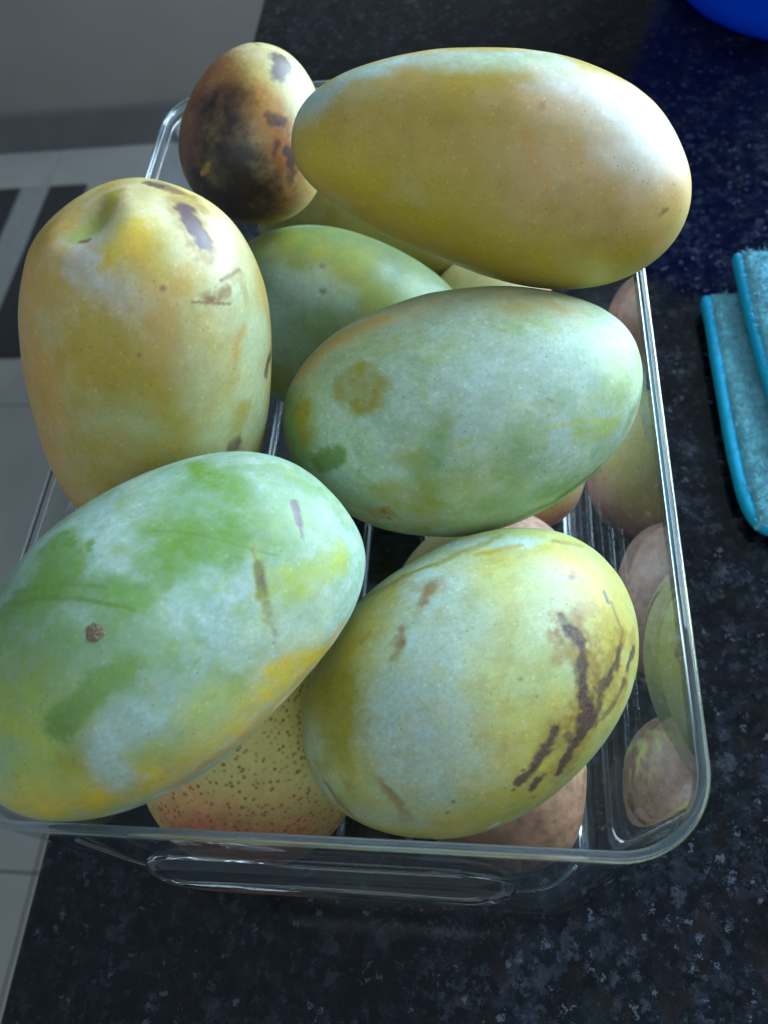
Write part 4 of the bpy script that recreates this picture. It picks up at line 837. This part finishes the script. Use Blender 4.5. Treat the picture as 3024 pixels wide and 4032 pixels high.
def build_mango(key, name, label, nt=230, npz=420, parts=()):
    d = MANGO[key]; a, b, c, k, e, bend, e2 = d['dim']
    Tt, Ph, q, tr = sphere_grid(nt, npz)
    ct = np.cos(Tt); ee = np.where(ct > 0, e, e2); x = np.sign(ct) * np.abs(ct) ** (2 / ee); rr = np.sin(Tt).clip(0) ** (2 / ee)
    w = 1 + k * x
    V = np.stack([a * x, b * (rr * np.cos(Ph) * w + bend * (x * x - .35)), c * rr * np.sin(Ph) * w], -1)
    clean = V.copy()
    s = ord(key)
    nrm = V / (np.array([a, b, c]) ** 2); nrm /= np.linalg.norm(nrm, axis=1)[:, None]
    V = V + nrm * (vnoise(V, 22, s, 2) * .0016 + vnoise(V, 90, s + 5, 2) * .00018)[:, None]
    for p, rad, dep in DENTS.get(key, []):
        p = np.array(p); dd = np.linalg.norm(clean - p, axis=1) / rad
        i0 = np.argmin(dd)
        V = V - nrm[i0] * (dep * np.exp(-(dd ** 2) * 1.4) - .0006 * np.exp(-((dd - 1.7) ** 2) * 4))[:, None]
    N = len(V)
    # pigment
    P = clean * 1e4
    wl = np.stack([vnoise(clean, 90, s + i, 2) for i in range(3)], 1)
    ws = np.stack([vnoise(clean, 420, s + 10 + i, 2) for i in range(3)], 1)
    ws2 = vnoise(clean, 330, s + 17, 3); fine = vnoise(clean, 900, s + 20, 2); grain = vnoise(clean, 2100, s + 23, 1)
    mott = vnoise(clean, 45, s + 30, 3); mott2 = vnoise(clean, 160, s + 40, 3)
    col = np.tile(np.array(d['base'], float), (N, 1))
    col = col * (1 + .16 * mott + .12 * mott2 + .05 * ws2)[:, None]
    col[:, 0] *= 1 + .10 * vnoise(clean, 60, s + 50, 2)
    bloom = np.full(N, .9 if key in 'DE' else .45 if key in 'FG' else .15) + .25 * mott
    scar = np.zeros(N); sunk = np.zeros(N)
    for i, (pig, fq, th, sf, al) in enumerate(MOTTLE.get(key, [])):
        nz = vnoise(clean * np.array([.8, 1, 1]), fq, s * 3 + 7 * i, 4) + .12 * fine + .06 * grain
        msk = sstep(th - sf, th + sf, nz) * al
        col = col * (1 - msk[:, None]) + np.array(PIGMENT[pig])[None] * msk[:, None]
        bloom = bloom * (1 - msk) + msk * max(WAXY.get(pig, 0), 0)
    for pts, r, pig, al, so, wa in d['marks']:
        pts = np.array(pts, float)
        ext = r * 2.2 + 12
        lo = pts.min(0) - ext; hi = pts.max(0) + ext
        sel = np.where(((P > lo) & (P < hi)).all(1))[0]
        if not len(sel): continue
        amp = wa * min(r, 70)
        Q = P[sel] + wl[sel] * amp * (1.0 if r > 20 else .5) + ws[sel] * amp * (.45 if r > 20 else .9)
        scarry = pig in SCARRY or pig in ('brown', 'lbrown')
        rr_ = r * (1.45 if pig in SCARRY else 1.25 if scarry else 1.15)
        dn = seg_dist(Q, pts) / max(rr_, 2.4)
        if scarry and r > 6: dn = dn + wa * (.75 * ws2[sel] + .40 * fine[sel] + .45 * wl[sel][:, 0])
        else: dn = dn + wa * .20 * ws2[sel] + .16 * fine[sel] + .12 * grain[sel]
        so = min(.95, so * 1.15) if not scarry else so
        msk = (1 - sstep(1 - so, 1 + so, dn)) * al
        if so > .4: msk = msk * (1 + .55 * mott2[sel] + .25 * ws2[sel])
        msk = np.clip(msk, 0, 1)
        pc = np.array(PIGMENT[pig]) * (1 + .12 * mott2[sel] + .10 * fine[sel])[:, None]
        col[sel] = col[sel] * (1 - msk[:, None]) + pc * msk[:, None]
        wx = WAXY.get(pig, 0)
        bloom[sel] = bloom[sel] * (1 - msk) + msk * max(wx, 0)
        if pig in SCARRY or pig == 'black': sunk[sel] = np.maximum(sunk[sel], msk)
        if pig in CORKY and key == 'F': scar[sel] = np.maximum(scar[sel], msk)
    V = V - nrm * (sunk * .00010)[:, None]                 # bruises and scars sit a little below the skin
    q, tr = orient(V, q, tr)
    me = grid_mesh(name, V, q, tr)
    rgba = np.c_[np.clip(col, .005, .9), np.ones(N)].astype(np.float32)
    ca = me.color_attributes.new("skin", 'FLOAT_COLOR', 'POINT'); ca.data.foreach_set("color", rgba.reshape(-1))
    for nm, arr in (("scar", scar), ("bloom", np.clip(bloom, 0, 1))):
        at = me.attributes.new(nm, 'FLOAT', 'POINT'); at.data.foreach_set("value", arr.astype(np.float32))
    o = link(name, me, M_SKIN)
    R = Matrix(d['rot']).transposed().to_4x4(); R.translation = Vector(d['loc'])
    o.matrix_world = R
    tag(o, label, "mango", "mangoes heaped in the container")
    return o

def surf_disc(name, key, p, rad, lift, mat, parent):
    """small raised corky disc on the skin"""
    d = MANGO[key]; a, b, c = d['dim'][:3]
    p = np.array(p); nn = p / np.array([a, b, c]) ** 2; nn /= np.linalg.norm(nn)
    s = np.cross(nn, [0, 0, 1.0]); s /= np.linalg.norm(s); u = np.cross(s, nn)
    V = [p + nn * lift]; F = []
    rings, seg = 8, 40
    for i in range(1, rings + 1):
        f = i / rings
        for j in range(seg):
            an = 2 * math.pi * j / seg
            rr = rad * f * (1 + .05 * math.sin(3 * an + 1) + .03 * math.sin(7 * an))
            drop = rr * rr / (2 * .040)
            V.append(p + (s * math.cos(an) + u * math.sin(an)) * rr + nn * (lift * (1 - f ** 4) * (1 + .3 * math.sin(5 * an + i)) - drop - (.0004 if i == rings else 0)))
    for j in range(seg): F.append((0, 1 + j, 1 + (j + 1) % seg))
    for i in range(rings - 1):
        for j in range(seg):
            F.append((1 + i * seg + j, 1 + (i + 1) * seg + j, 1 + (i + 1) * seg + (j + 1) % seg, 1 + i * seg + (j + 1) % seg))
    me = mesh_np(name, V, F)
    return link(name, me, mat, parent, True)

LAB = {
 'A': "small mango with a large dark side of rot and painted shade at the back left",
 'B': "large golden yellow mango lying on top at the back right",
 'C': "upright orange-yellow mango with dark bruises and a hollow stem end at the left",
 'D': "pale green mango lying crosswise in the middle with olive thumb patches",
 'E': "waxy blue-green mango at the front left with a round corky stem scar",
 'F': "yellow-green mango at the front right with cracked brown scars",
 'G': "shaded dull green mango wedged beneath the golden mango",
 'H': "shaded olive mango at the bottom behind the dull green mango",
}
mangoes = {}
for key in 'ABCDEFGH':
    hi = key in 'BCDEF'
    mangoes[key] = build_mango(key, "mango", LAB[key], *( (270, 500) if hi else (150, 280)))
surf_disc("stem_scar", 'E', (-0.0121, -0.0088, -0.0367), .00285, .00035, M_CORK, mangoes['E'])

# ------------------------------------------------------------------ pears
def build_pear(label, loc, axis, R, base, blush, bdir, bthr, dots, patch=None, neck=1.0, seed=0):
    Tt, Ph, q, tr = sphere_grid(110, 150)
    s = -np.cos(Tt)                                     # -1 calyx end .. +1 stem end
    ax = np.where(s < 0, s, s * (1 + .62 * neck))
    rr = np.sin(Tt).clip(0) ** .95
    nk = sstep(.15, 1.0, s)
    rr = rr * (1 - .36 * neck * nk * (1 - .2 * nk))
    dent = np.exp(-((1 + s) / .10) ** 1.0) * .12
    V = np.stack([rr * np.cos(Ph), rr * np.sin(Ph), ax + dent], -1) * R
    V = V + V / np.linalg.norm(V, axis=1)[:, None] * (vnoise(V, 30, seed, 2) * .0010)[:, None]
    q, tr = orient(V, q, tr)
    me = grid_mesh("pear", V, q, tr)
    z = Vector(axis).normalized(); Rm = z.to_track_quat('Z', 'Y').to_matrix()
    W = V @ np.array(Rm).T
    nrm = W / np.linalg.norm(W, axis=1)[:, None]
    bd = np.array(bdir, float); bd /= np.linalg.norm(bd)
    n1 = vnoise(V, 60, seed + 3, 3); n2 = vnoise(V, 260, seed + 5, 3); n3 = vnoise(V * np.array([1, 1, .35]), 900, seed + 6, 2)
    m = sstep(bthr - .35, bthr + .35, nrm @ bd + .35 * n1 + .12 * n2)
    col = np.array(base)[None] * (1 + .10 * n1 + .10 * n2)[:, None]
    col = col * (1 - m[:, None]) + np.array(blush)[None] * (1 + .25 * n1 + .45 * n2 + .35 * n3)[:, None] * m[:, None]
    if patch:
        pd, pr, pc = patch; pd = np.array(pd, float); pd /= np.linalg.norm(pd)
        mm = (1 - sstep(pr * .5, pr, np.arccos(np.clip(nrm @ pd, -1, 1)) + .25 * n2)) * sstep(-.1, .25, n2 + .3 * n1)
        col = col * (1 - mm[:, None]) + np.array(pc)[None] * mm[:, None]
    rgba = np.c_[np.clip(col, .01, .9), np.ones(len(V))].astype(np.float32)
    ca = me.color_attributes.new("skin", 'FLOAT_COLOR', 'POINT'); ca.data.foreach_set("color", rgba.reshape(-1))
    at = me.attributes.new("dots", 'FLOAT', 'POINT'); at.data.foreach_set("value", np.full(len(V), dots, dtype=np.float32))
    o = link("pear", me, M_PEAR)
    M = Rm.to_4x4(); M.translation = Vector(loc); o.matrix_world = M
    tag(o, label, "pear", "pears under the mangoes")
    zt = R * (1 + .62 * neck)
    st = [(0, 0, zt - .004), (.0006, 0, zt + .004), (.002, .0008, zt + .009)]
    link("stem", tube_mesh("stem", st, np.array([.0016, .0013, .0018]), 8), M_STEM, o, True)
    cal = tube_mesh("calyx", [(0, 0, -R * .86), (0, 0, -R * .885), (0, 0, -R * .91)], np.array([.0045, .0035, .002]), 10)
    link("calyx", cal, M_STEM, o, True)
    return o
build_pear("yellow pear covered in red-brown dots at the front between two mangoes", (-.0455, .0505, .0495), (.10, .30, .95), .0460, (.76, .67, .22), (.72, .22, .10), (.10, -.90, .15), .74, 1.0, None, 1.0, 1)
build_pear("russet pink pear at the front right under the scarred mango", (.0570, .0425, .0372), (-.95, .12, .05), .0330, (.43, .29, .15), (.36, .20, .12), (.6, -.5, .3), -.1, .2, ((.85, .45, .25), .75, (.46, .46, .12)), .45, 4)
build_pear("pink and yellow pear half hidden behind the scarred mango", (.052, .121, .0445), (-.70, -.25, .05), .0395, (.64, .56, .26), (.46, .27, .20), (1, .0, .12), .05, .3, None, .3, 8)
build_pear("yellow pear with a pink base seen beside the right container wall", (.063, .198, .0412), (-.9, .1, .1), .0365, (.62, .52, .17), (.46, .22, .16), (.3, -.5, -.8), .35, .4, None, .3, 12)
build_pear("pale yellow pear showing as a sliver under the golden mango", (.0525, .272, .0600), (-.6, .5, .2), .0310, (.64, .56, .26), (.45, .2, .13), (1, -.2, .0), .45, .3, None, .3, 15)
